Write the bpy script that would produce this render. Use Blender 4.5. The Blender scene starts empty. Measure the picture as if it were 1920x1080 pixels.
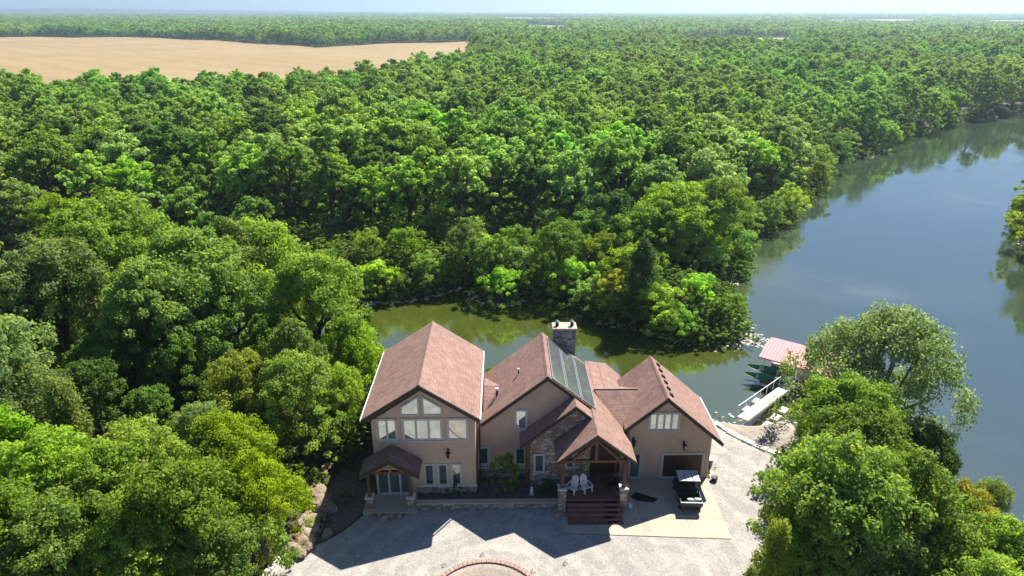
import bpy, math, random
import numpy as np
from mathutils import Vector, Matrix

S = bpy.context.scene
COL = S.collection
R = math.radians

# ------------------------------------------------------------------ camera
CAM_H, FPX = 32.0, 1280.0
PITCH = math.atan(514 / FPX)
YAW = R(-0.8)
cd = bpy.data.cameras.new('camera'); cam = bpy.data.objects.new('camera', cd); COL.objects.link(cam)
cam.location = (0, 0, CAM_H); cam.rotation_euler = (R(90) - PITCH, 0, YAW)
cd.sensor_width = 36; cd.lens = 24; cd.clip_start = .5; cd.clip_end = 60000
S.camera = cam

# ------------------------------------------------------------------ sky, sun, exposure
SUN = Vector((.49, .69, 1.0)).normalized()
EL, AZ = math.asin(SUN.z), math.atan2(SUN.x, SUN.y)
W = bpy.data.worlds.new('World'); S.world = W; W.use_nodes = True
nt = W.node_tree; nt.nodes.clear()
sky = nt.nodes.new('ShaderNodeTexSky'); sky.sky_type = 'NISHITA'; sky.sun_disc = False
sky.sun_elevation = EL; sky.sun_rotation = AZ; sky.altitude = 300; sky.air_density = 1.0; sky.dust_density = .3; sky.ozone_density = 4.5
bg = nt.nodes.new('ShaderNodeBackground'); bg.inputs[1].default_value = .048
out = nt.nodes.new('ShaderNodeOutputWorld')
tint = nt.nodes.new('ShaderNodeMix'); tint.data_type = 'RGBA'; tint.blend_type = 'MULTIPLY'; tint.inputs[0].default_value = 1; tint.inputs[7].default_value = (.88, .98, 1.18, 1)
nt.links.new(sky.outputs[0], tint.inputs[6]); nt.links.new(tint.outputs[2], bg.inputs[0]); nt.links.new(bg.outputs[0], out.inputs[0])
sd = bpy.data.lights.new('sun', 'SUN'); sd.energy = 4.9; sd.angle = R(.5); sd.color = (1, .95, .86)
so = bpy.data.objects.new('sun', sd); COL.objects.link(so)
so.rotation_euler = SUN.to_track_quat('Z', 'Y').to_euler(); so.location = (60, 90, 120)
S.view_settings.view_transform = 'Standard'; S.view_settings.look = 'None'
S.view_settings.exposure = 1.17; S.view_settings.gamma = 1
S.cycles.max_bounces = 6; S.cycles.diffuse_bounces = 3; S.cycles.glossy_bounces = 3
S.cycles.transmission_bounces = 4; S.cycles.transparent_max_bounces = 6; S.cycles.volume_bounces = 0

# ------------------------------------------------------------------ pixel <-> world (1920 x 1080 frame of the photograph)
_cy, _sy = math.cos(YAW), math.sin(YAW)
def _rot(v): return np.array([v[0]*_cy - v[1]*_sy, v[0]*_sy + v[1]*_cy, v[2]])
CF = _rot((0, math.cos(PITCH), -math.sin(PITCH))); CU = _rot((0, math.sin(PITCH), math.cos(PITCH))); CR = _rot((1, 0, 0))
CO = np.array([0, 0, CAM_H])
def at(px, py, z=0.0):
    d = CF + CR*(px-960)/FPX - CU*(py-540)/FPX
    return CO + d*((z-CAM_H)/d[2])
def proj(p):
    q = np.asarray(p, float) - CO; zc = q @ CF
    return 960 + FPX*(q @ CR)/zc, 540 - FPX*(q @ CU)/zc

# ------------------------------------------------------------------ node helpers
def newmat(name):
    m = bpy.data.materials.new(name); m.use_nodes = True
    return m, m.node_tree, m.node_tree.nodes['Principled BSDF']
def N(t, typ, **kw):
    n = t.nodes.new(typ)
    for k, v in kw.items():
        if k.startswith('i_'): n.inputs[k[2:].replace('_', ' ')].default_value = v
        else: setattr(n, k, v)
    return n
def L(t, a, b): t.links.new(a, b)
def ramp(t, stops, interp='LINEAR'):
    r = t.nodes.new('ShaderNodeValToRGB'); r.color_ramp.interpolation = interp
    e = r.color_ramp.elements
    while len(e) < len(stops): e.new(.5)
    for q, (p, c) in zip(e, stops): q.position = p; q.color = (*c, 1)
    return r
def coord(t, scale=1.0, obj=False):
    if obj: c = N(t, 'ShaderNodeTexCoord'); o = c.outputs['Object']
    else: c = N(t, 'ShaderNodeNewGeometry'); o = c.outputs['Position']
    return o
def noise(t, vec, scale, detail=4, rough=.6, dist=0.0):
    n = N(t, 'ShaderNodeTexNoise'); n.inputs['Scale'].default_value = scale; n.inputs['Detail'].default_value = detail
    n.inputs['Roughness'].default_value = rough; n.inputs['Distortion'].default_value = dist
    L(t, vec, n.inputs['Vector']); return n
def bump(t, p, h, strength=.3, dist=.02):
    b = N(t, 'ShaderNodeBump'); b.inputs['Strength'].default_value = strength; b.inputs['Distance'].default_value = dist
    L(t, h, b.inputs['Height']); L(t, b.outputs[0], p.inputs['Normal']); return b
def mixc(t, fac, a, b, mode='MIX'):
    m = N(t, 'ShaderNodeMix', data_type='RGBA', blend_type=mode)
    if isinstance(fac, (int, float)): m.inputs[0].default_value = fac
    else: L(t, fac, m.inputs[0])
    for s, v in ((6, a), (7, b)):
        if isinstance(v, tuple): m.inputs[s].default_value = (*v, 1)
        else: L(t, v, m.inputs[s])
    return m.outputs[2]

def mat_noisy(name, c1, c2, scale=3.0, rough=.8, c3=None, fine=40, fineamt=.25, bmp=.2, spec=.3):
    m, t, p = newmat(name); v = coord(t)
    n1 = noise(t, v, scale, 5, .65); n2 = noise(t, v, fine, 2, .7)
    st = [(.3, c1), (.7, c2)] if c3 is None else [(.28, c1), (.5, c2), (.72, c3)]
    r = ramp(t, st); L(t, n1.outputs[0], r.inputs[0])
    r2 = ramp(t, [(.25, (1-fineamt,)*3), (.75, (1+fineamt,)*3)]); L(t, n2.outputs[0], r2.inputs[0])
    L(t, mixc(t, 1.0, r.outputs[0], r2.outputs[0], 'MULTIPLY'), p.inputs['Base Color'])
    p.inputs['Roughness'].default_value = rough; p.inputs['Specular IOR Level'].default_value = spec
    if bmp: bump(t, p, n2.outputs[0], bmp, .03)
    return m
def mat_plain(name, c, rough=.6, metal=0, spec=.4, var=.12, scale=6):
    m, t, p = newmat(name); n = noise(t, coord(t), scale, 4)
    r = ramp(t, [(.3, tuple(x*(1-var) for x in c)), (.7, tuple(min(1, x*(1+var)) for x in c))]); L(t, n.outputs[0], r.inputs[0])
    L(t, r.outputs[0], p.inputs['Base Color'])
    p.inputs['Roughness'].default_value = rough; p.inputs['Metallic'].default_value = metal; p.inputs['Specular IOR Level'].default_value = spec
    return m

M = {}
# shingles: staggered tabs in rows of equal height, weathered patches
def mat_shingle(name, cols):
    m, t, p = newmat(name); v = coord(t)
    sx = N(t, 'ShaderNodeSeparateXYZ'); L(t, v, sx.inputs[0])
    ad = N(t, 'ShaderNodeMath', operation='ADD'); L(t, sx.outputs[0], ad.inputs[0]); L(t, sx.outputs[1], ad.inputs[1])
    cb = N(t, 'ShaderNodeCombineXYZ'); L(t, ad.outputs[0], cb.inputs[0])
    ml = N(t, 'ShaderNodeMath', operation='MULTIPLY'); ml.inputs[1].default_value = 1.6; L(t, sx.outputs[2], ml.inputs[0]); L(t, ml.outputs[0], cb.inputs[1])
    b = N(t, 'ShaderNodeTexBrick'); b.inputs['Scale'].default_value = 1; b.inputs['Brick Width'].default_value = .34; b.inputs['Row Height'].default_value = .19
    b.inputs['Mortar Size'].default_value = .012; b.inputs['Mortar Smooth'].default_value = .4; b.inputs['Bias'].default_value = 0
    b.inputs['Color1'].default_value = (*cols[0], 1); b.inputs['Color2'].default_value = (*cols[1], 1); b.inputs['Mortar'].default_value = (*cols[2], 1)
    L(t, cb.outputs[0], b.inputs['Vector'])
    n = noise(t, v, .9, 5, .7); r = ramp(t, [(.3, (.84, .84, .86)), (.7, (1.14, 1.12, 1.1))]); L(t, n.outputs[0], r.inputs[0])
    n2 = noise(t, v, 14, 3, .8); r2 = ramp(t, [(.25, (.72, .70, .70)), (.75, (1.28, 1.26, 1.26))]); L(t, n2.outputs[0], r2.inputs[0])
    mp = N(t, 'ShaderNodeMapping'); mp.inputs['Scale'].default_value = (2.2, 2.2, .22); L(t, v, mp.inputs[0]); ns = noise(t, mp.outputs[0], 1, 4, .65)
    rs = ramp(t, [(.32, (.80, .79, .80)), (.62, (1.10, 1.09, 1.08))]); L(t, ns.outputs[0], rs.inputs[0])
    c = mixc(t, 1, b.outputs[0], r.outputs[0], 'MULTIPLY'); c = mixc(t, 1, c, r2.outputs[0], 'MULTIPLY'); c = mixc(t, 1, c, rs.outputs[0], 'MULTIPLY')
    L(t, c, p.inputs['Base Color']); p.inputs['Roughness'].default_value = .85; p.inputs['Specular IOR Level'].default_value = .25
    bump(t, p, b.outputs['Fac'], .4, -.02); return m
M['shingle'] = mat_shingle('roof_shingle', [(.295, .190, .153), (.255, .162, .130), (.185, .114, .092)])
def mat_stone(name, scale, stops, mortar, obj=False):
    m, t, p = newmat(name); v = coord(t, obj=obj)
    nd = noise(t, v, 2.0, 2); ad = N(t, 'ShaderNodeVectorMath', operation='MULTIPLY_ADD'); L(t, nd.outputs['Color'], ad.inputs[0])
    ad.inputs[1].default_value = (.15, .15, .15); mp = N(t, 'ShaderNodeMapping'); mp.inputs['Scale'].default_value = (1, 1, 1.7); L(t, v, mp.inputs[0]); L(t, mp.outputs[0], ad.inputs[2])
    vo = N(t, 'ShaderNodeTexVoronoi', feature='F1'); vo.inputs['Scale'].default_value = scale; L(t, ad.outputs[0], vo.inputs['Vector'])
    ve = N(t, 'ShaderNodeTexVoronoi', feature='DISTANCE_TO_EDGE'); ve.inputs['Scale'].default_value = scale; L(t, ad.outputs[0], ve.inputs['Vector'])
    sp = N(t, 'ShaderNodeSeparateColor'); L(t, vo.outputs['Color'], sp.inputs[0])
    r = ramp(t, stops, 'CONSTANT'); L(t, sp.outputs[0], r.inputs[0])
    n = noise(t, v, 9, 4, .7); r2 = ramp(t, [(.3, (.75,)*3), (.7, (1.2,)*3)]); L(t, n.outputs[0], r2.inputs[0])
    c = mixc(t, 1, r.outputs[0], r2.outputs[0], 'MULTIPLY')
    e = ramp(t, [(.02, (0,)*3), (.07, (1,)*3)]); L(t, ve.outputs['Distance'], e.inputs[0])
    L(t, mixc(t, e.outputs[0], mortar, c), p.inputs['Base Color']); p.inputs['Roughness'].default_value = .85
    bump(t, p, e.outputs[0], .6, .04); return m
SC = [(0, (.33, .24, .16)), (.18, (.46, .36, .25)), (.34, (.20, .14, .11)), (.48, (.40, .37, .33)), (.62, (.36, .20, .12)), (.74, (.52, .46, .38)), (.88, (.24, .22, .21))]
M['stone'] = mat_stone('ledge_stone', 3.0, SC, (.16, .14, .12))
M['stone_grey'] = mat_stone('grey_stone', 3.2, [(0, (.16, .155, .155)), (.25, (.30, .285, .28)), (.5, (.22, .205, .20)), (.75, (.38, .36, .34))], (.13, .13, .14))
def mat_stucco():
    m, t, p = newmat('tan_stucco'); v = coord(t); n = noise(t, v, .6, 5, .65); r = ramp(t, [(.3, (.50, .345, .25)), (.7, (.59, .42, .31))]); L(t, n.outputs[0], r.inputs[0])
    mp = N(t, 'ShaderNodeMapping'); mp.inputs['Scale'].default_value = (1.3, 1.3, .4); L(t, v, mp.inputs[0]); ns = noise(t, mp.outputs[0], 1, 4, .7)
    rs = ramp(t, [(.25, (.94, .94, .95)), (.6, (1.01, 1.01, 1.01))]); L(t, ns.outputs[0], rs.inputs[0]); n2 = noise(t, v, 28, 3, .7)
    L(t, mixc(t, 1, r.outputs[0], rs.outputs[0], 'MULTIPLY'), p.inputs['Base Color']); p.inputs['Roughness'].default_value = .9; p.inputs['Specular IOR Level'].default_value = .2
    bump(t, p, n2.outputs[0], .2, .02); return m
M['stucco'] = mat_stucco()
M['fascia'] = mat_plain('dark_brown_fascia', (.035, .024, .02), .6)
M['white'] = mat_plain('white_trim', (.62, .62, .60), .5)
M['trim'] = mat_plain('pale_window_trim', (.50, .47, .43), .6)
M['timber'] = mat_noisy('stained_timber', (.09, .035, .018), (.16, .07, .035), 4, .6, fine=25)
M['timber_light'] = mat_noisy('cedar_brace', (.30, .13, .05), (.40, .20, .08), 4, .6, fine=25)
M['deck'] = mat_noisy('stained_deck_boards', (.18, .080, .065), (.24, .11, .09), 2, .7, fine=18)
def mat_glass(name, blind, refl, stripes=0):
    m, t, p = newmat(name); p.inputs['Base Color'].default_value = (*blind, 1); p.inputs['Roughness'].default_value = .6
    if stripes:
        w = N(t, 'ShaderNodeTexWave', wave_type='BANDS', bands_direction='X'); w.inputs['Scale'].default_value = stripes; L(t, coord(t), w.inputs[0])
        r = ramp(t, [(.3, tuple(x*.65 for x in blind)), (.7, tuple(min(1, x*1.25) for x in blind))]); L(t, w.outputs[0], r.inputs[0]); L(t, r.outputs[0], p.inputs['Base Color'])
    g = N(t, 'ShaderNodeBsdfGlossy'); g.inputs['Roughness'].default_value = .015; g.inputs[0].default_value = (.85, .95, .92, 1)
    fr = N(t, 'ShaderNodeLayerWeight'); fr.inputs[0].default_value = .3
    mr = N(t, 'ShaderNodeMapRange'); mr.inputs['To Min'].default_value = refl; mr.inputs['To Max'].default_value = 1; L(t, fr.outputs['Fresnel'], mr.inputs[0])
    mx = N(t, 'ShaderNodeMixShader'); L(t, mr.outputs[0], mx.inputs[0]); L(t, p.outputs[0], mx.inputs[1]); L(t, g.outputs[0], mx.inputs[2])
    o = [n for n in t.nodes if n.type == 'OUTPUT_MATERIAL'][0]; L(t, mx.outputs[0], o.inputs[0]); return m
M['glass_blind'] = mat_glass('window_glass_over_blinds', (.20, .22, .20), .5)
M['glass_dark'] = mat_glass('dark_teal_glass', (.012, .06, .06), .22)
M['solar'] = mat_glass('solar_cells', (.05, .055, .06), .16)
M['cart_roof'] = mat_plain('pale_grey_plastic', (.46, .47, .46), .5)
M['alu'] = mat_plain('aluminium', (.55, .57, .58), .35, .8)
M['door'] = mat_noisy('brown_door', (.035, .02, .015), (.055, .03, .02), 2, .5)
M['black'] = mat_plain('black_rubber', (.012, .012, .014), .8)
M['iron'] = mat_plain('black_iron', (.015, .015, .016), .5, .4)
M['white_paint'] = mat_plain('white_paint', (.78, .79, .80), .5)
M['green_hull'] = mat_plain('green_canoe_plastic', (.02, .22, .09), .35)
M['navy'] = mat_plain('dark_green_plastic', (.02, .035, .035), .4)
M['red_hull'] = mat_plain('red_hull', (.28, .02, .015), .4)
M['concrete'] = mat_noisy('pale_concrete', (.42, .345, .26), (.47, .395, .30), .8, .85, fine=20, fineamt=.08, bmp=.05)
def mat_slab():
    m, t, p = newmat('poured_concrete'); v = coord(t); n = noise(t, v, .7, 5, .7); r = ramp(t, [(.3, (.41, .34, .26)), (.55, (.46, .385, .295)), (.72, (.49, .42, .33))]); L(t, n.outputs[0], r.inputs[0])
    b = N(t, 'ShaderNodeTexBrick'); b.offset = 0; b.inputs['Scale'].default_value = 1; b.inputs['Brick Width'].default_value = 3.1; b.inputs['Row Height'].default_value = 3.1; b.inputs['Mortar Size'].default_value = .018
    b.inputs['Color1'].default_value = (1, 1, 1, 1); b.inputs['Color2'].default_value = (.94, .94, .95, 1); b.inputs['Mortar'].default_value = (.55, .52, .5, 1); L(t, v, b.inputs['Vector'])
    n2 = noise(t, v, .9, 3, .5); r2 = ramp(t, [(.60, (1, 1, 1)), (.72, (.80, .78, .76))]); L(t, n2.outputs[0], r2.inputs[0])
    c = mixc(t, 1, r.outputs[0], b.outputs[0], 'MULTIPLY'); c = mixc(t, 1, c, r2.outputs[0], 'MULTIPLY'); L(t, c, p.inputs['Base Color']); p.inputs['Roughness'].default_value = .85; return m
M['slab'] = mat_slab()
M['curb'] = mat_noisy('white_limestone', (.55, .52, .46), (.72, .69, .62), 2, .9, fine=12, fineamt=.25)
M['boulder'] = mat_noisy('sandstone_boulder', (.12, .09, .06), (.24, .175, .115), .9, .9, (.33, .285, .225), fine=6, fineamt=.35, bmp=.7)
M['brick'] = mat_noisy('red_brick', (.30, .20, .16), (.38, .27, .22), 2.5, .9, fine=9, fineamt=.25)
M['bark'] = mat_noisy('bark', (.05, .035, .025), (.11, .085, .065), 3, .95, fine=14, bmp=.6)
M['bark_pale'] = mat_noisy('pale_bark', (.13, .10, .08), (.24, .20, .17), 3, .95, fine=14, bmp=.6)
M['mulch'] = mat_noisy('planter_mulch', (.09, .07, .055), (.17, .14, .11), 3, .95, fine=12, fineamt=.5)
# gravel
def mat_gravel(name, a, b, c):
    m, t, p = newmat(name); v = coord(t)
    n1 = noise(t, v, .22, 5, .6); r = ramp(t, [(.3, a), (.55, b), (.75, c)]); L(t, n1.outputs[0], r.inputs[0])
    n2 = noise(t, v, 5.5, 4, .85); r2 = ramp(t, [(.3, (.80, .80, .79)), (.7, (1.17, 1.17, 1.17))]); L(t, n2.outputs[0], r2.inputs[0])
    vo = N(t, 'ShaderNodeTexVoronoi'); vo.inputs['Scale'].default_value = 14; L(t, v, vo.inputs['Vector'])
    sp = N(t, 'ShaderNodeSeparateColor'); L(t, vo.outputs['Color'], sp.inputs[0])
    r3 = ramp(t, [(0, (.85,)*3), (1, (1.14,)*3)]); L(t, sp.outputs[0], r3.inputs[0])
    # faint wheel tracks running round the drive
    w = noise(t, v, .6, 3, .5, 1.5); r4 = ramp(t, [(.42, (.88, .88, .9)), (.58, (1.04, 1.03, 1.02))]); L(t, w.outputs[0], r4.inputs[0])
    cc = mixc(t, 1, r.outputs[0], r2.outputs[0], 'MULTIPLY'); cc = mixc(t, 1, cc, r3.outputs[0], 'MULTIPLY'); cc = mixc(t, 1, cc, r4.outputs[0], 'MULTIPLY')
    cd_ = N(t, 'ShaderNodeVectorMath', operation='DISTANCE'); L(t, v, cd_.inputs[0]); cd_.inputs[1].default_value = (-1.15, 29.95, 0)
    wob = N(t, 'ShaderNodeMath', operation='MULTIPLY_ADD'); nw = noise(t, v, .35, 2); L(t, nw.outputs[0], wob.inputs[0]); wob.inputs[1].default_value = 1.6; L(t, cd_.outputs['Value'], wob.inputs[2])
    sn = N(t, 'ShaderNodeMath', operation='SINE'); ms = N(t, 'ShaderNodeMath', operation='MULTIPLY'); ms.inputs[1].default_value = 3.6; L(t, wob.outputs[0], ms.inputs[0]); L(t, ms.outputs[0], sn.inputs[0])
    rt_ = ramp(t, [(.35, (.90, .90, .91)), (.7, (1.04, 1.04, 1.03))]); L(t, sn.outputs[0], rt_.inputs[0]); cc = mixc(t, .8, cc, rt_.outputs[0], 'MULTIPLY')
    L(t, cc, p.inputs['Base Color']); p.inputs['Roughness'].default_value = .95; p.inputs['Specular IOR Level'].default_value = .15
    bump(t, p, vo.outputs['Distance'], .5, .03); return m
M['gravel'] = mat_gravel('pale_gravel', (.34, .318, .285), (.38, .355, .32), (.42, .39, .352))
M['rubble'] = mat_gravel('shore_rubble', (.27, .23, .19), (.34, .29, .24), (.40, .35, .30))

# ------------------------------------------------------------------ mesh helpers
class MB:
    def __init__(s): s.v = []; s.f = []
    def add(s, vs, fs):
        b = len(s.v); s.v += [tuple(float(c) for c in q) for q in vs]; s.f += [tuple(b+i for i in q) for q in fs]; return s
    def box(s, x0, x1, y0, y1, z0, z1):
        return s.add([(x0,y0,z0),(x1,y0,z0),(x1,y1,z0),(x0,y1,z0),(x0,y0,z1),(x1,y0,z1),(x1,y1,z1),(x0,y1,z1)],
                     [(0,3,2,1),(4,5,6,7),(0,1,5,4),(1,2,6,5),(2,3,7,6),(3,0,4,7)])
    def prism(s, poly, d):                       # extrude a planar polygon by vector d
        n = len(poly); d = Vector(d); p = [Vector(q) for q in poly]
        return s.add(p + [q + d for q in p], [tuple(range(n))[::-1], tuple(range(n, 2*n))] + [(i, (i+1) % n, n+(i+1) % n, n+i) for i in range(n)])
    def tube(s, pts, rads, seg=8, cap=True):
        pts = [Vector(p) for p in pts]; rings = []
        for i, p in enumerate(pts):
            d = (pts[min(i+1, len(pts)-1)] - pts[max(i-1, 0)]).normalized()
            a = d.cross(Vector((0, 0, 1)) if abs(d.z) < .9 else Vector((1, 0, 0))).normalized(); b = d.cross(a)
            r = rads[i] if hasattr(rads, '__len__') else rads
            rings.append([p + (a*math.cos(2*math.pi*k/seg) + b*math.sin(2*math.pi*k/seg))*r for k in range(seg)])
        n = len(rings); fs = [(i*seg+k, i*seg+(k+1) % seg, (i+1)*seg+(k+1) % seg, (i+1)*seg+k) for i in range(n-1) for k in range(seg)]
        if cap: fs += [tuple(range(seg))[::-1], tuple((n-1)*seg+k for k in range(seg))]
        return s.add([q for r_ in rings for q in r_], fs)
    def build(s, name, mat, parent=None, smooth=False, bevel=0):
        me = bpy.data.meshes.new(name); me.from_pydata(s.v, [], s.f); me.validate(); me.update()
        me.materials.append(M[mat] if isinstance(mat, str) else mat)
        o = bpy.data.objects.new(name, me); COL.objects.link(o)
        if parent: o.parent = parent
        import bmesh
        bm = bmesh.new(); bm.from_mesh(me); bmesh.ops.recalc_face_normals(bm, faces=bm.faces); bm.to_mesh(me); bm.free()
        if smooth: me.polygons.foreach_set('use_smooth', [True]*len(me.polygons))
        if bevel:
            b = o.modifiers.new('bevel', 'BEVEL'); b.width = bevel; b.segments = 2; b.limit_method = 'ANGLE'
        return o
def box(*a): return MB().box(*a)
def tag(o, label=None, cat=None, group=None, kind=None):
    if label: o['label'] = label
    if cat: o['category'] = cat
    if group: o['group'] = group
    if kind: o['kind'] = kind
    return o
def empty(name, loc=(0,0,0), rz=0, label=None, cat=None, group=None):
    o = bpy.data.objects.new(name, None); COL.objects.link(o); o.location = loc; o.rotation_euler = (0, 0, rz); o.empty_display_size = .3
    return tag(o, label, cat, group)
def copy_tree(o, parent=None):
    c = o.copy(); COL.objects.link(c)
    if parent: c.parent = parent
    for ch in list(o.children): copy_tree(ch, c)
    return c
# ------------------------------------------------------------------ shoreline and terrain
WZ = -2.5
_sh = [(-900,700),(-300,680),(0,672),(300,665),(560,668),(680,690),(780,715),(905,726),(1040,738),(1160,752),(1300,785),(1345,797),(1385,803),(1440,792),(1500,800),
       (1560,850),(1640,905),(1700,950),(1760,1000),(1850,1062),(1960,1130),(2150,1240),(2800,1500),
       (3800,1100),(3000,600),(2300,520),(1960,480),(1925,470),(1905,440),(1900,405),(1915,375),(1960,350),(2200,330),(2500,300),(2600,250),(2300,205),
       (1920,214),(1860,222),(1800,230),(1745,247),(1690,262),(1640,292),(1610,300),(1560,298),(1552,325),(1548,350),(1510,385),(1480,418),(1440,440),(1405,446),
       (1400,470),(1408,500),(1398,535),(1330,528),(1290,512),(1240,508),(1250,530),(1300,545),(1380,560),(1395,600),(1412,628),(1405,640),(1388,648),(1330,655),(1290,650),(1240,630),(1180,612),(1120,604),(1085,588),(1050,562),(1000,552),
       (975,565),(935,576),(900,568),(885,545),(850,545),(790,560),(720,572),(670,566),(640,548),(560,520),(430,498),(340,480),(200,495),(90,505),(0,512),(-300,520),(-900,500)]
SHORE = np.array([at(x, y, WZ)[:2] for x, y in _sh])
def poly_sdf(P, poly):                                # + outside, - inside
    P = np.asarray(P, float); A = poly; B = np.roll(poly, -1, 0)
    best = np.full(len(P), 1e18); ins = np.zeros(len(P), bool)
    for a, b in zip(A, B):
        e = b - a; w = P - a; tt = np.clip((w @ e)/max(e @ e, 1e-9), 0, 1)
        d = w - tt[:, None]*e; best = np.minimum(best, (d*d).sum(1))
        c = (a[1] > P[:, 1]) != (b[1] > P[:, 1])
        with np.errstate(divide='ignore', invalid='ignore'):
            xi = (b[0]-a[0])*(P[:, 1]-a[1])/(b[1]-a[1]) + a[0]
        ins ^= c & (P[:, 0] < xi)
    d = np.sqrt(best); return np.where(ins, -d, d)
FIELD = np.array([at(*q)[:2] for q in [(-500,76,0),(0,73,0),(250,73,0),(420,79,0),(600,91,0),(700,86,0),(880,79,0),(903,80,0),(880,92,0),(866,106,10),(760,112,13),(640,124,13),(540,130,13),(300,134,13),(0,152,13),(-400,180,13)]])
FIELDS2 = [np.array([at(*q)[:2] for q in qs]) for qs in (
    [(930,36,6),(1105,36.5,6),(1100,40,12),(950,40.5,12)], [(985,50,3),(1060,50,3),(1062,54,14),(990,54,14)],
    [(1270,72,2),(1480,71,2),(1500,77.5,13),(1290,78.5,13)], [(1545,39.5,6),(1720,39,6),(1720,42,12),(1555,42.5,12)],
    [(1850,40,6),(1980,40,6),(1980,44,12),(1860,44.5,12)])]
SITE = np.array([(-15.5,14),(-15.2,33),(-14.6,36),(-13,40),(-11,46),(-10.2,51),(-1,51.5),(9,50),(17,52),(24,52),(26,47),(25,40),(21,33),(19,25),(19,14)], float)
rng = np.random.default_rng(7)
def vnoise(x, y, s, seed=0):
    x = np.asarray(x, float)/s + seed*17.3; y = np.asarray(y, float)/s + seed*9.1
    return (np.sin(x*1.3+1.7*np.sin(y*.7)) + np.sin(y*1.1+2.1*np.sin(x*.6+1)) + np.sin((x+y)*.8+np.sin(x*1.9)))/3
def height(P):
    P = np.asarray(P, float); d = poly_sdf(P, SHORE); x, y = P[:, 0], P[:, 1]
    dd = np.hypot(x, y)
    inland = np.clip(d/4.5, 0, 1); inland = inland*inland*(3-2*inland)
    h = np.where(d > 0, WZ - .15 + inland*(2.5+.15), WZ - .15 - np.clip(-d*.35, 0, 2.5))
    far = np.clip((d-5)/60, 0, 1)*(y > 60)
    h += far*(1.2*vnoise(x, y, 40) + 1.0)
    rise = np.clip((dd-900)/4200, 0, 1); h += 17*rise**1.1 + np.clip((dd-700)/900, 0, 1)*3.0*vnoise(x, y, 330, 2)
    hill = np.clip((y-5200)/2500, 0, 1); h += hill*(26 + 34*np.clip((-x-500)/3500, 0, 1) + 10*vnoise(x, y, 900, 4))
    # raised rocky bank to the left of the drive
    b = np.exp(-((x+14.5)**2)/9.0)*np.exp(-((y-43)**2)/60.0); h += 1.3*b*(d > 4)
    s = poly_sdf(P, SITE); k = np.clip(s/4, 0, 1)
    return np.where(d > 1.5, h*k + (1-k)*np.minimum(h, 0)*np.clip(1-(d-1.5)/3, 0, 1)+0*h, h)
def axis(lo, hi, step0, g, fine_lo, fine_hi, mid_lo, mid_hi, mstep):
    a = list(np.arange(fine_lo, fine_hi+.01, step0)); v = fine_hi
    while v < mid_hi: v += mstep; a.append(v)
    st = mstep
    while v < hi: st *= g; v += st; a.append(v)
    v = fine_lo; pre = []
    while v > mid_lo: v -= mstep; pre.append(v)
    st = mstep
    while v > lo: st *= g; v -= st; pre.append(v)
    return np.array(pre[::-1] + a)
GX = axis(-9500, 9500, .8, 1.07, -34, 50, -80, 210, 2.0); GY = axis(-300, 11500, .8, 1.06, 26, 106, 10, 280, 2.0)
XX, YY = np.meshgrid(GX, GY); PP = np.stack([XX.ravel(), YY.ravel()], 1)
HH = height(PP)
def grid_mesh(name, XX, YY, ZZ, mats, fmat=None):
    ny, nx = XX.shape; me = bpy.data.meshes.new(name)
    v = np.stack([XX.ravel(), YY.ravel(), ZZ.ravel()], 1)
    i = np.arange(ny*nx).reshape(ny, nx); q = np.stack([i[:-1, :-1], i[:-1, 1:], i[1:, 1:], i[1:, :-1]], -1).reshape(-1, 4)
    me.vertices.add(len(v)); me.vertices.foreach_set('co', v.ravel().astype(np.float32))
    me.loops.add(q.size); me.loops.foreach_set('vertex_index', q.ravel().astype(np.int32))
    me.polygons.add(len(q)); me.polygons.foreach_set('loop_start', np.arange(0, q.size, 4, dtype=np.int32))
    me.polygons.foreach_set('use_smooth', np.ones(len(q), bool))
    me.update(); me.validate()
    for m in mats: me.materials.append(m)
    o = bpy.data.objects.new(name, me); COL.objects.link(o); return o
ground = grid_mesh('ground', XX, YY, HH.reshape(XX.shape), [])
tag(ground, kind='structure')
def face_attr(me, name, val, dom='POINT'):
    a = me.attributes.new(name, 'FLOAT', dom); a.data.foreach_set('value', np.asarray(val, np.float32))
fd = poly_sdf(PP, FIELD); f2 = np.min([poly_sdf(PP, f) for f in FIELDS2], 0)
dsh = poly_sdf(PP, SHORE)
face_attr(ground.data, 'shore', np.clip(1 - np.abs(dsh-1.2)/2.6, 0, 1))
m, t, p = newmat('woodland_soil'); v = coord(t)
n1 = noise(t, v, .35, 6, .65); r = ramp(t, [(.3, (.035, .045, .016)), (.55, (.06, .055, .028)), (.75, (.085, .07, .04))]); L(t, n1.outputs[0], r.inputs[0])
n2 = noise(t, v, 4, 4, .8); r2 = ramp(t, [(.3, (.6,)*3), (.7, (1.4,)*3)]); L(t, n2.outputs[0], r2.inputs[0])
c = mixc(t, 1, r.outputs[0], r2.outputs[0], 'MULTIPLY')
sa = N(t, 'ShaderNodeAttribute', attribute_name='shore')
n3 = noise(t, v, 1.1, 4, .7); r3 = ramp(t, [(.5, (0,)*3), (.62, (1,)*3)]); L(t, n3.outputs[0], r3.inputs[0])
mm = N(t, 'ShaderNodeMath', operation='MULTIPLY'); L(t, sa.outputs['Fac'], mm.inputs[0]); L(t, r3.outputs[0], mm.inputs[1])
c = mixc(t, mm.outputs[0], c, (.15, .125, .085))
L(t, c, p.inputs['Base Color']); p.inputs['Roughness'].default_value = .95; bump(t, p, n2.outputs[0], .6, .1)
ground.data.materials.append(m)

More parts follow.
